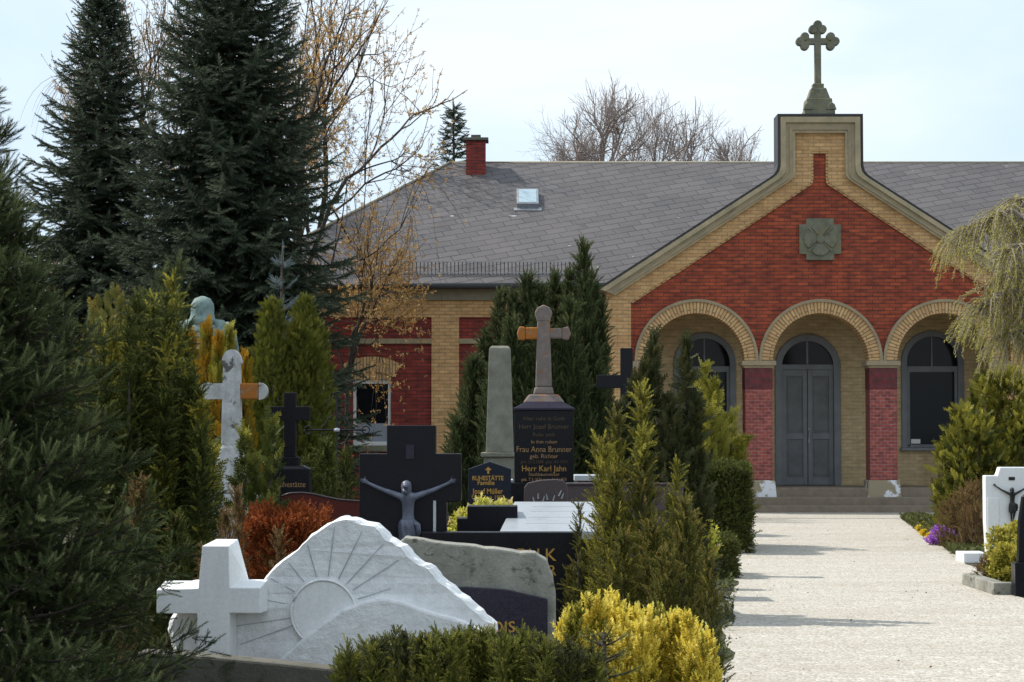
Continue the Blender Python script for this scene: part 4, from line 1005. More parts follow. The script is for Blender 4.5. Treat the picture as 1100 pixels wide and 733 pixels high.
# inclined dark granite slab, sky reflection painted as a pale colour
gv = G('inclined_slab', 'polished dark inclined grave slab, sky reflection painted pale, with faint lines', 595, 15.2, 0, 'grave slab')
p0 = P(536.5, 571, 15.2); p1 = P(552.5, 539, 16.6); p2 = P(655, 539, 16.6); p3 = P(655, 571, 15.2)
off_ = Vector((gv.X, gv.Y, 0)); q = [v - off_ for v in (p0, p3, p2, p1)]
mb = MB(); mb.add([tuple(v) for v in q]+[(v.x, v.y, v.z-.06) for v in q], [(0,1,2,3),(7,6,5,4),(0,4,5,1),(1,5,6,2),(2,6,7,3),(3,7,4,0)])
mb.build('slab', M['slabtop'], gv.r, bevel=.006)
mb = MB(); q2 = [(v.x*.96, v.y + (.04 if i < 2 else -.04), v.z-.062) for i, v in enumerate(q)]; mb.add(q2+[(a,b_,0) for a,b_,c_ in q2], [(0,1,2,3),(7,6,5,4),(0,4,5,1),(1,5,6,2),(2,6,7,3),(3,7,4,0)]); mb.build('base', M['black'], gv.r)
mb = MB(); e1 = (q[1]-q[0]); e2 = (q[3]-q[0]); nrm_ = e1.cross(e2).normalized()
for k in (.25,.45,.65,.82):
    a_ = q[0]+e1*.2+e2*k+nrm_*.002; b_ = q[0]+e1*(.75+.1*math.sin(k*20))+e2*k+nrm_*.002; c_ = e2*.005
    mb.add([a_, b_, b_+c_, a_+c_], [(0,1,2,3)])
mb.build('carved_line', M['curtain'], gv.r)
# brown granite stones
gv = G('brown_headstone', 'small brown granite headstone with rounded top and scratched carving', 587, 17.4)
mb = MB(); mb.prism(gv.pts([(562,620),(563,524),(567,519),(580,516),(596,515),(605,516),(609,520),(610,528),(610,620)]), 0, .1); mb.build('stone', M['browngr'], gv.r, bevel=.008)
mb = MB()
for a_, b_, c_ in ((574,534,-3),(578,530,0),(583,533,3),(588,531,-2),(594,532,3),(600,527,5),(603,530,4)): mb.tube([(gv.x(a_), -.002, gv.z(b_+6)), (gv.x(a_+c_*.6), -.004, gv.z(b_))], [.008,.004], 5)
mb.build('carving', M['slabtop'], gv.r)
gv = G('low_wall_grave', 'long low brown granite grave wall behind the golden conifer', 668, 18.5)
mb = MB(); mb.box(gv.x(608), gv.x(734), 0, .18, 0, gv.z(521)); mb.box(gv.x(607), gv.x(735), -.02, .2, gv.z(521), gv.z(519)); mb.build('wall', M['browngr'], gv.r, bevel=.006)

# back black cross
gv = G('black_cross', 'plain black cross standing behind the dark junipers near the porch', 673, 25.0, 0, 'grave cross')
mb = MB(); mb.prism(gv.pts([(667,560),(667,417),(641,417),(641,403),(667,403),(667,374),(680,374),(680,403),(705,403),(705,417),(680,417),(680,560)]), 0, .13); mb.build('cross', M['black'], gv.r, bevel=.006)
mb = MB(); mb.box(gv.x(655), gv.x(692), -.1, .23, 0, gv.z(545)); mb.build('base', M['black'], gv.r, bevel=.01)

# white weathered cross left
gv = G('white_cross', 'white weathered stone cross with orange lichen on its right arm', 249, 18.0, 0, 'grave cross')
s_ = 18/2250; 
mb = MB(); mb.frus((-.085,.085,-.06,.06), gv.z(478), (-.072,.072,-.05,.05), gv.z(392))
zt_ = gv.z(390); mb.prism([(-.072,zt_-.02)]+[(.085*math.cos(R(180-a)), zt_+.0+.115*math.sin(R(a))) for a in range(0,181,15)]+[(.072,zt_-.02)], -.052, .052)
mb.box(-.20,-.07,-.048,.048,gv.z(429),gv.z(412)); mb.prism([(-.2+.0,gv.z(430))]+[(-.2-.085*math.sin(R(a)), gv.z(420.5)-.075*math.cos(R(a))) for a in range(0,181,20)], -.05,.05)
mb.prism([(.235,gv.z(429.5))]+[(.235+.075*math.sin(R(a)), gv.z(420.5)-.075*math.cos(R(a))) for a in range(0,181,20)], -.05,.05)
c_ = mb.build('cross', M['whitegr'], gv.r, bevel=.016)
mb = MB(); mb.box(.072,.235,-.049,.049,gv.z(429),gv.z(412)); mb.build('cross_arm', M['lichen'], c_, bevel=.012)
mb = MB(); mb.frus((-.17,.17,-.15,.15), gv.z(530), (-.10,.10,-.08,.08), gv.z(478)); mb.frus((-.30,.30,-.2,.2), 0, (-.24,.24,-.16,.16), gv.z(530)); mb.build('rock_base', M['whitegr'], gv.r, bevel=.03)

# dark cross on pedestal
gv = G('black_cross', 'black granite cross on stepped pedestal with gold lettering beside the twin thujas', 312, 22.0, 0, 'grave cross')
mb = MB(); mb.prism(gv.pts([(305,491),(305,452),(290,452),(290,437),(305,437),(305,422),(318,422),(318,437),(333,437),(333,452),(318,452),(318,491)]), -.04, .08); mb.build('cross', M['black'], gv.r, bevel=.006)
mb = MB(); mb.box(gv.x(301), gv.x(322), -.09, .13, gv.z(500), gv.z(491)); mb.frus((gv.x(291),gv.x(334),-.14,.18), gv.z(504), (gv.x(296),gv.x(326),-.11,.15), gv.z(500)); mb.box(gv.x(291), gv.x(334), -.14, .18, 0, gv.z(504)); mb.build('pedestal', M['black'], gv.r, bevel=.006)
text('Ruhestätte', .085, M['goldw'], gv.r, (gv.x(330), -.143, gv.z(523)), 'RIGHT', sx=.85)

# wrought iron cross
gv = G('iron_cross', 'thin dark wrought iron grave cross in front of the wing window', 362, 25.0, 0, 'grave cross')
mb = MB(); mb.tube([(0,0,0),(0,0,gv.z(425))], .014, 6); mb.tube([(gv.x(331),0,gv.z(462)),(gv.x(393),0,gv.z(462))], .013, 6)
for a_, b_ in ((331,462),(393,462),(362,425)): mb.tube([(gv.x(a_)+.045*math.cos(R(t)),0,gv.z(b_)+.045*math.sin(R(t))) for t in range(0,361,30)], .008, 5)
for sx in (-1,1):
    for sz in (-1,1): mb.tube([(sx*.03,0,gv.z(462)+sz*.18),(sx*.1,0,gv.z(462)+sz*.14),(sx*.14,0,gv.z(462)+sz*.07),(sx*.19,0,gv.z(462)+sz*.03)], .008, 5)
mb.build('cross', M['iron'], gv.r)
mb = MB(); mb.lathe([(.01,gv.z(464)),(.035,gv.z(463.3)),(.035,gv.z(460.7)),(.01,gv.z(460))], (0,-.02), 10); mb.build('rosette', M['ledge'], gv.r, smooth=True)
mb = MB(); mb.box(-.2,.2,-.12,.12,0,.3); mb.build('base', M['roughst'], gv.r, bevel=.02)

# statue
gv = G('statue', 'green bronze robed statue with spread arms standing among the conifers', 217, 30.0, math.pi, 'statue')
mb = MB(); mb.box(-.38,.38,-.38,.38,0,.16); mb.box(-.30,.30,-.30,.30,.16,1.28); mb.box(-.34,.34,-.34,.34,1.28,1.36); mb.build('pedestal', M['crossst'], gv.r, bevel=.01)
zt_ = gv.z(321)
hh = zt_-1.36   # statue height
V = [(0,0,.50),(0,0,.62),(0,.0,.74),(0,0,.82),(0,0,.865),(0,-.012,.90),(0,-.022,.945),(0,-.015,.985)]; E = [(i,i+1) for i in range(7)]; Rr = [(.10,.07),(.085,.065),(.11,.075),(.085,.055),(.036,.036),(.04,.045),(.052,.058),(.036,.04)]
for s in (-1,1):
    b0 = len(V); V += [(s*.115,0,.825),(s*.155,-.04,.70),(s*.155,-.09,.665),(s*.13,-.2,.73),(s*.125,-.235,.75)]; Rr += [.048,.04,.032,.022,.022]; E += [(3,b0),(b0,b0+1),(b0+1,b0+2),(b0+2,b0+3),(b0+3,b0+4)]
    for k in range(4): V.append((s*(.12+.012*(k-1.5)), -.275-.004*(k==1), .755)); Rr.append(.006); E.append((b0+4, len(V)-1))
    V.append((s*.10,-.255,.775)); Rr.append(.007); E.append((b0+4, len(V)-1))
st_ = skin('person', V, E, Rr, M['verd'], gv.r, (0,0,1.36), (0,0,0), hh, 2, 0)
mb = MB(); mb.lathe([(.17,.0),(.175,.05),(.15,.25),(.135,.42),(.12,.55),(.118,.62),(.13,.72),(.125,.80),(.07,.855),(.04,.87)], (0,0), 48, lambda a, z: 1+.06*math.sin(a*11+z*8)*(1.1-z)+.03*math.sin(a*5-z*20)); mb.build('robe', M['verd'], st_, smooth=True)
mb = MB(); mb.lathe([(.012,1.015),(.05,1.0),(.072,.965),(.076,.93),(.074,.90),(.082,.87),(.095,.84),(.06,.82)], (0,.012), 28, lambda a, z: 1+.04*math.sin(a*13)); mb.build('hair', M['verd'], st_, smooth=True)
mb = MB(); mb.tube([(0,-.085,.955),(0,-.105,.935),(0,-.09,.93)], [.006,.011,.008], 6); mb.lathe([(.008,.865),(.03,.88),(.035,.90)], (0,-.06), 12); mb.build('face', M['verd'], st_, smooth=True)
for s in (-1,1):
    mb = MB(); mb.tube([(s*.11,0,.82),(s*.15,-.03,.74),(s*.16,-.08,.67),(s*.14,-.15,.69)], [.065,.07,.065,.05], 14)
    mb.tube([(s*.15,-.04,.70),(s*.16,-.07,.58),(s*.15,-.06,.48)], [.05,.045,.015], 10); mb.build('sleeve', M['verd'], st_, smooth=True)

# right white gravestone
gv = G('crucifix_gravestone', 'white marble gravestone with stepped top and small black crucified figure beside the path', 1103, 24.0)
mb = MB(); mb.prism(gv.pts([(1062,640),(1058,560),(1058,511),(1071,511),(1074,502),(1132,502),(1135,511),(1148,511),(1148,560),(1144,640)]), 0, .16); mb.build('slab', M['marbles'], gv.r, bevel=.012)
mb = MB(); mb.box(gv.x(1060), gv.x(1072), -.012, .0, gv.z(575), gv.z(535)); mb.build('raised_panel', M['marbles'], gv.r, bevel=.004)
corpus(gv.r, (gv.x(1086), 0, gv.z(561)), .415, M['bronzeb'], .25)
mb = MB(); mb.box(gv.x(1083), gv.x(1089.5), -.008, 0, gv.z(516), gv.z(512.5)); mb.build('inscription_plate', M['bronzeb'], gv.r)
gv = G('white_grave_block', 'small white stone block at the path edge beside brown shrub', 1045, 27.0)
mb = MB(); mb.box(gv.x(1034), gv.x(1060), 0, .5, 0, .13); mb.build('block', M['marbles'], gv.r, bevel=.01)
gv = G('grave_kerb', 'grey granite kerb and dark headstone edge at right end of path', 1090, 21.5, 0, 'kerb')
mb = MB(); mb.box(gv.x(1068), gv.x(1160), .1, .25, 0, .13); mb.box(gv.x(1068), gv.x(1083), .25, 1.6, 0, .13); mb.build('kerb', M['roughst'], gv.r, bevel=.012)
mb = MB(); mb.box(gv.x(1086.5), gv.x(1150), -.1, .08, 0, gv.z(604)); mb.prism(gv.pts([(1092,604),(1094,560),(1098,534),(1104,528),(1150,528),(1150,604)]), -.02, .08); mb.build('headstone', M['black'], gv.r, bevel=.008)

# ================================================================== PLANTS
def sp(px, Y, top, hw, z0=.02, dx=0, dy=0):  # spire relative to plant origin at px
    return None
def plant(name, label, cat, px, Y, spl, mat, **kw):
    """spl: (px, dy, toppy, halfwidthpx, z0)"""
    X0 = wx(px, Y); s = []
    for (a, dy, tp, hw, z0) in spl:
        YY = Y+dy; s.append((wx(a, YY)-X0, dy, wz(tp, YY), hw*YY/F, z0))
    return spires(name, label, cat, (X0, Y, 0), s, mat, **kw)

def clus(x0, x1, top, n, hw, Y, dys=(-.3, .3), jt=6, z0=.02, seed=0):
    r = random.Random(seed); out = []
    for i in range(n):
        a = x0+(x1-x0)*(i+r.random())/n; out.append((a, r.uniform(*dys), top(a)+r.uniform(-jt, jt*1.6), hw*r.uniform(.7,1.3), z0))
    return out
def prof(*kp):
    xs = [k[0] for k in kp]; ys = [k[1] for k in kp]
    return lambda a: float(np.interp(a, xs, ys))
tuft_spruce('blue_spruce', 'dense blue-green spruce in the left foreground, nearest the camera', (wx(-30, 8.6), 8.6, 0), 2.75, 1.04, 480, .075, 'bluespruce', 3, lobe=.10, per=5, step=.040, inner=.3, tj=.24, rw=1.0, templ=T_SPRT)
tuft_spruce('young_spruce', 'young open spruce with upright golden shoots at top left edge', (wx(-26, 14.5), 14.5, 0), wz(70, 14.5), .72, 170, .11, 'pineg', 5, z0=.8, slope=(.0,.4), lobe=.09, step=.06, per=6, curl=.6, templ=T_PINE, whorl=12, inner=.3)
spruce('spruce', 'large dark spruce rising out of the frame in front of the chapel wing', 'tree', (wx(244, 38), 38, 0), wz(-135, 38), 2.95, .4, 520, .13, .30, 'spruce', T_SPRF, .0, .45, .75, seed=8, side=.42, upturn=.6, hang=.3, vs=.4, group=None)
spruce('spruce', 'narrower dark spruce left of the largest spruce, its tip at the top edge', 'tree', (wx(106, 41), 41, 0), wz(-22, 41), 2.7, .4, 440, .13, .28, 'spruce', T_SPRF, .0, .42, .85, seed=9, side=.42, upturn=.6, hang=.3, vs=.4)
spruce('spruce', 'small dark spruce tip behind the roof left of the chimney', 'tree', (wx(487, 66), 66, 0), wz(107, 66), 1.7, 3, 150, .16, .30, 'spruce', T_SPRF, 0, .35, .9, seed=10, hang=.4)
spruce('blue_spruce', 'small pale blue spruce top behind the twin thujas', 'tree', (wx(302, 29), 29, 0), wz(262, 29), .62, .5, 55, .09, .13, 'paleblue', T_SPR, .35, .05, .75, seed=11, whorl=13, hang=-.1, side=.3)

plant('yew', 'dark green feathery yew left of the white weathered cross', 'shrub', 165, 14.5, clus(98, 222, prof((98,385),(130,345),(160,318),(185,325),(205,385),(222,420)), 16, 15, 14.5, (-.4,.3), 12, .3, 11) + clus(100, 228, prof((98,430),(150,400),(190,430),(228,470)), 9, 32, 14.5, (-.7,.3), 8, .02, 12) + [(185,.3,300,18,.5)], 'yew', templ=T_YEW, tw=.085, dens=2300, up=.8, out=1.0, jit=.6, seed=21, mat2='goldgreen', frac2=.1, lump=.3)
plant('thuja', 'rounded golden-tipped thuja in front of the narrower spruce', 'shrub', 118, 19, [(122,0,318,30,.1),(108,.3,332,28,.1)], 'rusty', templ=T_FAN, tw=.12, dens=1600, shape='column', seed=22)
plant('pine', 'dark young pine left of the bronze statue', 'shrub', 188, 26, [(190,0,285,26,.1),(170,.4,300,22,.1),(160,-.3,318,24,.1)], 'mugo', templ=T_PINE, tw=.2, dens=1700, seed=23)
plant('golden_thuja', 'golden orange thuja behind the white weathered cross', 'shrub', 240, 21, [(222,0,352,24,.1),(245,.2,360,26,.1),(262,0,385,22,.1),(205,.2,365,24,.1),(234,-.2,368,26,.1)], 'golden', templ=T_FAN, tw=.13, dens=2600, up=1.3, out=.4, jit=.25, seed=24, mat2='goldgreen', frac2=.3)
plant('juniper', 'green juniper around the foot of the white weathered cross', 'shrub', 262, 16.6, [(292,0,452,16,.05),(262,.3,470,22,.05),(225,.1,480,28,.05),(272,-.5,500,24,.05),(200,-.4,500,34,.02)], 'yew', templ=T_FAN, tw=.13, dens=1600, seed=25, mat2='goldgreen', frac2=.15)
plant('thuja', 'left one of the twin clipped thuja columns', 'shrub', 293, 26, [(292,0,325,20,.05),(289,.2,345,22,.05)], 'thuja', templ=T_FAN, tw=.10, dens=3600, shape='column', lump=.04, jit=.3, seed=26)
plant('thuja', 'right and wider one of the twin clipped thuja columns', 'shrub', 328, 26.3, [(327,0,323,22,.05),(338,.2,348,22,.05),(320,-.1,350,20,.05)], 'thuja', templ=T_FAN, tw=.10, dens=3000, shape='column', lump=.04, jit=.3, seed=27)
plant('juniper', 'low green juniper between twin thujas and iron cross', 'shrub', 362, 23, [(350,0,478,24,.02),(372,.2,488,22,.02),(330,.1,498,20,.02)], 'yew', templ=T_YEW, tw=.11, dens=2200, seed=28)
hedge('copper_hedge', 'copper-leaved clipped hedge behind the sunrise gravestone', (wx(309, 13.6), 13.6, 0), .43, .5, wz(560, 13.6), 'copper', T_LEAF, .075, 3000)
plant('dry_shrub', 'greyish brown twiggy shrub left of the copper hedge', 'shrub', 256, 13, [(256,0,532,18,.02),(243,.1,556,20,.02),(300,-.6,575,12,.02)], 'brown', templ=T_YEW, tw=.07, dens=1700, up=1.4, seed=30)
plant('yew', 'green shrub behind the left arm of the white marble cross', 'shrub', 195, 11.6, [(190,0,560,40,.02),(150,.1,520,45,.02),(225,.3,590,26,.02)], 'yew', templ=T_YEW, tw=.07, dens=2000, seed=31, mat2='brown', frac2=.1)
# behind obelisk
plant('mugo_pine', 'broad dark pine with many upright tips behind the obelisk and monument', 'shrub', 585, 32, [(627,0,268,24,.1),(637,.3,300,22,.1),(612,.2,296,22,.1),(596,.5,300,30,.1),(580,.2,312,24,.1),(566,.2,302,28,.1),(552,.2,322,24,.1),(538,.3,318,24,.1),(646,.3,330,20,.1),(508,0,392,30,.1),(522,.4,362,28,.1),(500,.1,425,24,.1),(612,-.6,330,34,.1),(580,-.6,345,36,.1),(640,-.2,380,24,.1),(648,.1,410,16,.1),(550,-.6,350,34,.1),(492,-.3,455,24,.1),(530,-.5,400,30,.1)], 'mugo', templ=T_PINEF, tw=.17, dens=3000, up=1.2, out=.7, jit=.45, seed=32, lump=.3)
plant('juniper', 'tall dark junipers with two peaks in front of the left porch arch', 'shrub', 718, 19, [(702,0,366,22,.05),(737,.2,372,20,.05),(680,.1,412,24,.05),(690,-.1,396,18,.05),(664,0,440,20,.05),(720,-.2,430,30,.05),(748,.1,430,16,.05)], 'yewd', templ=T_FAN, tw=.12, dens=2600, jit=.4, seed=33, lump=.2)
plant('thuja', 'yellow-green bushy thuja beside the box hedge', 'shrub', 774, 30.8, [(768,0,415,16,.1),(785,.2,450,17,.1),(756,.1,392,9,.1),(797,.2,470,9,.1),(760,-.3,440,18,.1)], 'goldgreen', templ=T_FAN, tw=.2, dens=2000, seed=34)
hedge('box_hedge', 'tall clipped box hedge block at left side of the gravel path', (wx(773, 30)+.0, 30.0, 0), .68, 1.7, 1.17, 'hedge', T_LEAF, .085, 11000, round_=.12)
hedge('box_hedge', 'small clipped hedge block before the tall hedge by the path', (wx(768, 24.4), 24.6, 0), .42, 1.0, .42, 'hedge', T_LEAF, .075, 2600, round_=.5, seed=9)
plant('golden_conifer', 'loose gold-green conifer with rusty patches right of the inclined slab', 'shrub', 672, 13.2, [(690,0,418,17,.1),(662,.2,452,20,.1),(645,.1,478,16,.1),(690,-.2,470,26,.1),(660,-.2,510,24,.1),(648,-.1,480,12,.3)], 'goldgreen', templ=T_YEW, tw=.085, dens=2300, seed=35, mat2='rusty', frac2=.38, up=1.0, out=.9, lump=.3)
plant('bronze_conifer', 'dark bronzed conifer in front of the path edge', 'shrub', 715, 12.2, [(735,0,545,30,.02),(700,.1,565,34,.02),(668,0,580,26,.02),(760,-.2,600,22,.02),(745,.2,560,26,.02),(715,-.3,600,44,.02)], 'rusty', templ=T_YEW, tw=.075, dens=2500, seed=36, mat2='goldgreen', frac2=.1)
plant('conifer_sprig', 'thin upright yellowish conifer sprig between the two shrubs', 'shrub', 727, 12.9, [(727,0,500,10,.4),(718,.05,540,12,.2)], 'goldgreen', templ=T_YEW, tw=.07, dens=2600, seed=37)
plant('conifer_sprig', 'thin young conifer sprig standing before the inclined slab', 'shrub', 622, 13.5, [(622,0,543,8,.3),(630,.05,600,16,.05),(612,.1,612,12,.05)], 'rusty', templ=T_YEW, tw=.06, dens=2400, seed=38)
plant('euonymus', 'bright yellow variegated euonymus bush in the foreground', 'shrub', 690, 9.6, clus(602, 768, prof((600,668),(635,652),(655,650),(690,664),(720,662),(745,672),(768,700)), 34, 9, 9.6, (-.25,.3), 7, .3, 1) + clus(606, 766, prof((600,690),(690,680),(768,712)), 14, 20, 9.6, (-.3,.3), 5, .02, 2), 'euon', mat2='goldgreen', frac2=.08, templ=T_EUO, tw=.055, dens=2600, up=1.5, out=.5, jit=.4, shape='cone', seed=39, lump=.12)
plant('olive_shrub', 'low olive green dense shrub at the bottom centre of the foreground', 'shrub', 500, 8.6, clus(364, 648, prof((362,712),(385,692),(430,684),(500,678),(560,684),(620,696),(650,712)), 46, 11, 8.6, (-.4,.35), 8, .3, 3) + clus(366, 646, prof((362,722),(385,700),(430,690),(500,684),(560,692),(620,702),(650,720)), 22, 24, 8.6, (-.3,.3), 4, .02, 4), 'heb', mat2='yewd', frac2=.12, templ=T_YEW, tw=.042, dens=3000, up=1.1, out=.9, jit=.6, shape='cone', seed=40, lump=.08)
spruce('dwarf_spruce', 'tiny blue dwarf spruce sprig between olive and yellow shrubs', 'shrub', (wx(648, 8.9), 8.9, 0), wz(678, 8.9)+.02, .17, .45, 26, .03, .05, 'bluespruce', T_SPR, .1, .05, .5, seed=41, whorl=5)
# flowers on headstone grave
spires('flower_arrangement', 'yellow and pink flowers before the small gold-lettered headstone', 'flowers', (wx(520, 16.9), 16.9, 0), [(wx(a, 16.9)-wx(520, 16.9), 0, wz(b, 16.9), .10, wz(b, 16.9)-.22) for a, b in ((508,550),(520,540),(533,545),(540,544),(500,556))], 'mixedfl', templ=T_LEAFS, tw=.055, dens=2600, shape='ball', seed=42, stem=True)
spires('flower_bunch', 'yellow and pink flower bunch left of the small clipped hedge', 'flowers', (wx(750, 22.5), 22.5, 0), [(0,0,wz(560,22.5),.12,.3),(.1,0,wz(566,22.5),.1,.3)], 'mixedfl', templ=T_LEAFS, tw=.06, dens=2200, shape='ball', seed=43)
# right side
plant('thuja', 'large yellow-green rounded thuja beside the porch under the willow', 'shrub', 1062, 33.5, [(1035,0,440,28,.05),(1060,.2,405,32,.05),(1085,.2,400,34,.05),(1018,.1,470,16,.3),(1050,-.4,450,40,.05),(1095,-.3,440,30,.05),(1110,.3,410,30,.05)], 'goldgreen', templ=T_FAN, tw=.17, dens=2600, shape='bush', seed=44, lump=.12, mat2='yew', frac2=.35)
plant('dry_shrub', 'brown twiggy shrub left of the white crucifix gravestone', 'shrub', 1036, 30, [(1036,0,528,26,.02),(1050,.3,520,24,.02),(1018,.1,540,12,.02),(1046,-.6,545,20,.02)], 'brown', templ=T_YEW, tw=.12, dens=1900, shape='bush', seed=45, up=.9)
plant('golden_shrub', 'low yellow-green shrub before the white crucifix gravestone', 'shrub', 1080, 23, [(1072,0,572,15,.05),(1090,.1,566,16,.05),(1098,-.2,578,12,.05),(1078,-.4,590,16,.02),(1094,-.5,592,14,.02)], 'goldgreen', templ=T_LEAFS, tw=.07, dens=3000, shape='bush', seed=46, tbias=.25)
plant('heather', 'small brown heather tuft at the path edge by the kerb', 'shrub', 1058, 22.8, [(1056,0,600,10,.0),(1066,.1,602,8,.0)], 'brown', templ=T_YEW, tw=.06, dens=2600, shape='bush', seed=47)
plant('flowering_plant', 'purple flowering cushion plant at the right edge of the path', 'flowers', 1012, 31.5, [(1008,0,569,7,.02),(1017,.2,574,7,.02),(1003,-.2,580,6,.0)], 'purplefl', templ=T_LEAFS, tw=.07, dens=3600, shape='ball', seed=48, stem=False)
g = np.random.default_rng(50); n = 5000; yy = g.uniform(27.5, 41, n); xx = xpath_r(0)*0 + np.array([xpath_r(y) for y in yy]) + np.abs(g.normal(size=n))*.45 - .05
go = thing('tmp', 'x', 'x'); 
o = bake('grass', T_LEAFS, np.stack([xx, yy, np.full(n, .0)], 1), np.stack([g.normal(size=n)*.3, g.normal(size=n)*.3, np.ones(n)], 1), .09*(.5+g.random(n)), g.random(n), L['grass'], None); bpy.data.objects.remove(go)
tag(o, 'short green grass along the right edge of the path', 'grass', kind='stuff')
n = 1200; yy = g.uniform(8, 41, n); xx = np.array([xpath_l(y) for y in yy]) - np.abs(g.normal(size=n))*.3 + .02
o = bake('grass', T_LEAFS, np.stack([xx, yy, np.full(n, .0)], 1), np.stack([g.normal(size=n)*.4, g.normal(size=n)*.4, np.ones(n)], 1), .06*(.5+g.random(n)), g.random(n)*.8, L['grass'], None)
tag(o, 'grass and weeds along the left edge of the path', 'grass', kind='stuff')
n = 160; yy = g.uniform(10, 41, n); f_ = g.random(n)**2.5; sd_ = g.random(n) < .6; wl = np.array([xpath_l(y) for y in yy]); wr = np.array([xpath_r(y) for y in yy]); xx = np.where(sd_, wl+f_*(wr-wl), wr-f_*(wr-wl))
o = bake('fallen_leaves', t_leaves(1, .9, .5, 80, 2), np.stack([xx, yy, np.full(n, .016)], 1), np.stack([g.normal(size=n), g.normal(size=n), np.full(n,.12)], 1), .020*(.5+g.random(n)), g.random(n)*.6, L['brown'], None)
tag(o, 'scattered brown leaf litter on the gravel path', 'leaf litter', kind='stuff')
g2 = [(987,572),(992,577),(999,580),(990,568),(1003,585),(995,573)]
for i, (a, b) in enumerate(g2):
    Y_ = 1.65*F/(b-HOR); 
    spires('yellow_flower', 'small yellow flower tufts in grass at the path bend', 'flowers', (wx(a, Y_), Y_, 0), [(0,0,.09,.045,.02)], 'yellowfl', templ=T_LEAFS, tw=.035, dens=6000, shape='ball', seed=60+i, stem=False, group='yellow flowers by the path')

# ---- trees
decid('budding_tree', 'tall tree with sparse orange young leaves right of the large spruce', (wx(318, 42.5), 42.5, 0), wz(-50, 42.5), 7, 4, 'bark', 'orange', 2, .075, .8, hw=3.1, tr=.10, bias=(.12,-.05,0), kids=(4,3,3,3,3,2), minr=.0035, up=.05, trunk=.2, wob=.15, vst=1.45, rscale=.55)
decid('budding_tree', 'low spreading tree with orange leaves in front of the chapel wing eave', (wx(372, 43.6), 43.6, 0), wz(205, 43.6), 7, 15, 'bark', 'orange', 2, .065, .65, hw=1.9, tr=.05, bias=(.15,0,-.1), kids=(5,4,3,3,2,2), minr=.003, up=.02, trunk=.25, wob=.17, vst=1.5, rscale=.55)
decid('budding_tree', 'tree with tan leaves seen between the two large spruces', (wx(160, 50), 50, 0), wz(-30, 50), 7, 6, 'bark', 'pinkgrey', 1, .09, .62, hw=2.6, tr=.10, kids=(4,4,4,3,3,2), minr=.004, up=.07, trunk=.25, wob=.15, vst=1.45, rscale=.55)
decid('budding_tree', 'tree with tan leaves behind the large spruce, branches against the sky', (wx(330, 54), 54, 0), wz(-60, 54), 7, 23, 'bark', 'pinkgrey', 2, .08, .8, hw=3.4, tr=.11, bias=(.05,0,0), kids=(4,4,4,3,3,2), minr=.004, up=.06, trunk=.25, wob=.15, vst=1.45, rscale=.55)
decid('budding_tree', 'orange-leaved small tree low behind the left spruce', (wx(64, 47), 47, 0), wz(240, 47), 6, 24, 'bark', 'orange', 3, .10, .7, hw=1.6, tr=.07, kids=(4,4,3,3,2), minr=.005, trunk=.25)
for i, (px, Y_, tp, hw_, s_, lb) in enumerate(((650,80,88,2.7,31,'broad bare tree behind the roof, tallest of the bare crowns'),(706,84,112,2.2,32,'bare tree behind the roof, second from the left'),(752,84,118,2.2,33,'bare tree behind the roof, third from the left'),(795,86,138,1.7,34,'low bare tree behind the roof nearest the gable'),(606,86,142,1.9,35,'low thin bare tree at the left end of the bare crowns'))):
    decid('bare_tree', lb, (wx(px, Y_), Y_, 0), wz(tp, Y_), 7, s_, 'graytwig', None, 0, .1, .8, hw=hw_, tr=.13, kids=(5,4,4,3,3,3), minr=.0035, up=.05, trunk=.25, wob=.14, vst=1.2, rscale=.55)

def weeping(name, label, px, Y, limbs, mat, nst, slen, leafsz, seed, bark='bark', leafy=True, sway=(-.25, 0)):
    rr = random.Random(seed); X0 = wx(px, Y); root = thing(name, label, 'tree', (X0, Y, 0))
    A=[];B=[];ra=[];rb=[]; lp=[]; ld=[]; ls=[]; sA=[];sB=[];sr=[];sr2=[]
    tz = wz(limbs[0][0][1], Y)
    trunk = [Vector((0,0,0)), Vector((.05,0,tz*.5)), Vector((0,0,tz))]
    for i in range(2): A.append(trunk[i]); B.append(trunk[i+1]); ra.append(.16-.03*i); rb.append(.13-.03*i)
    for lm in limbs:
        pts = [Vector((wx(a, Y+dy)-X0, dy, wz(b, Y+dy))) for a, b, dy in lm]
        for i in range(len(pts)-1):
            A.append(pts[i]); B.append(pts[i+1]); r0 = .035*(1-i/len(pts)); ra.append(r0); rb.append(.035*(1-(i+1)/len(pts))+.004)
            for _ in range(nst):
                q = pts[i].lerp(pts[i+1], rr.random()); d = Vector((sway[0]+rr.gauss(0,.5), sway[1]+rr.gauss(0,.5), rr.uniform(-.3,.5))); ln = slen*rr.uniform(.4,1.2); n = 7; st = ln/n
                for k in range(n):
                    d = (d.normalized()*(1-.2) + Vector((sway[0]*.15,0,-.32))).normalized(); q2 = q + d*st
                    sA.append(q); sB.append(q2); sr.append(.006*(1-k/n)+.003); sr2.append(.006*(1-(k+1)/n)+.003)
                    lp.append(q); ld.append(d + Vector((rr.gauss(0,.2),rr.gauss(0,.2),0))); ls.append(st*1.25)
                    if leafy and rr.random() < .5: lp.append(q.lerp(q2,.5)); ld.append(d + Vector((rr.gauss(0,.5),rr.gauss(0,.5),0))); ls.append(st*.8)
                    q = q2
    segs('trunk', A, B, ra, rb, M[bark], root, 7); segs('branches', sA, sB, sr, sr2, M[bark], root, 3)
    if leafy: bake('crown', T_STRAND if leafsz is None else leafsz, lp, ld, ls, rng.random(len(lp)), L[mat], root)
    return root
T_STR2 = t_leaves(7, .34, .075, 50, 8)
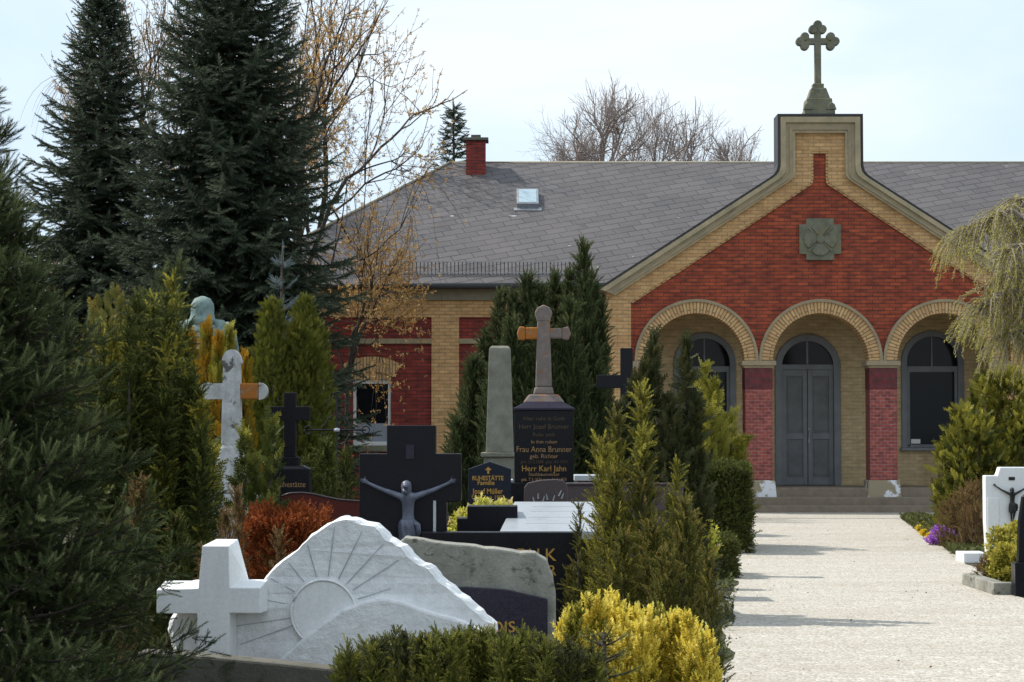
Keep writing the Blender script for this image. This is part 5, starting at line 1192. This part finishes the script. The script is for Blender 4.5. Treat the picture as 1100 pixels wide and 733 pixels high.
weeping('weeping_willow', 'weeping willow with yellow-green hanging twigs at the right edge', 1150, 31,
        [[(1150,300,.2),(1135,240,.3),(1110,212,.3),(1092,216,.3)],[(1150,400,-.2),(1125,365,-.2),(1098,355,-.3),(1078,362,-.3)],[(1150,330,0),(1120,250,0),(1090,225,-.1),(1066,232,-.1),(1045,244,0),(1032,258,.1)],
         [(1150,330,0),(1130,270,.4),(1105,235,.6),(1085,240,.6)], [(1150,380,0),(1120,330,-.2),(1090,310,-.4),(1066,320,-.4),(1056,335,-.3)], [(1150,330,0),(1125,290,-.5),(1100,262,-.7),(1078,270,-.7)],
         [(1150,380,0),(1130,345,.3),(1100,330,.5),(1075,340,.4)], [(1150,360,0),(1120,300,.1),(1095,285,.1),(1080,300,.1)]], 'willow', 46, .75, T_STR2, 71, 'graytwig')
weeping('weeping_birch', 'thin bare weeping birch behind the narrower spruce', 92, 60, [[(95,160,0),(92,95,0),(75,82,0),(62,92,0)],[(95,160,0),(98,88,0),(85,76,.2),(68,84,.2)]], 'willow', 10, 2.2, None, 73, 'graytwig', False, (-.08, 0))

# ================================================================== LIGHT, SKY, CAMERA
sun_dir = Vector((-1.0, .42, 1.25)).normalized()
sl = bpy.data.lights.new('sun', 'SUN'); sl.energy = 3.4; sl.angle = R(.6); sl.color = (1, .95, .87)
so = bpy.data.objects.new('sun', sl); COL.objects.link(so); so.rotation_euler = sun_dir.to_track_quat('Z', 'Y').to_euler(); so.location = (-20, 20, 30)
w = bpy.data.worlds.new('World'); sc.world = w; w.use_nodes = True; nt = w.node_tree
bg = nt.nodes['Background']; bg.inputs[1].default_value = .12
sky = nt.nodes.new('ShaderNodeTexSky'); sky.sky_type = 'NISHITA'; sky.sun_disc = False
sky.sun_elevation = math.asin(sun_dir.z); sky.sun_rotation = math.atan2(sun_dir.x, sun_dir.y); sky.air_density = 1; sky.dust_density = 2
tc = nt.nodes.new('ShaderNodeTexCoord'); mp = nt.nodes.new('ShaderNodeMapping'); mp.inputs['Scale'].default_value = (1, 1, 2.6); nt.links.new(tc.outputs['Generated'], mp.inputs[0])
n1 = noise(nt, mp.outputs[0], 3.2, 7, .55, .4)
cloudc = ramp(nt, n1, [(.36, (4.6,5.7,6.8)), (.52, (5.3,6.2,7.0)), (.68, (6.3,6.8,7.2))])
mx = mixc(nt, .86, (0,0,0), (0,0,0)); mn = mx.node; nt.links.new(sky.outputs[0], mn.inputs[6]); nt.links.new(cloudc, mn.inputs[7]); nt.links.new(mx, bg.inputs[0])

cd = bpy.data.cameras.new('camera'); co = bpy.data.objects.new('camera', cd); COL.objects.link(co)
cd.sensor_width = 36; cd.lens = 36*F/1100; cd.clip_end = 4000; co.location = (0,0,EYE); co.rotation_euler = (R(90)+PH, 0, 0); sc.camera = co
sc.view_settings.view_transform = 'Standard'; sc.view_settings.look = 'None'; sc.view_settings.exposure = .46; sc.view_settings.gamma = 1
sc.render.engine = 'CYCLES'; sc.cycles.max_bounces = 6; sc.cycles.use_denoising = True
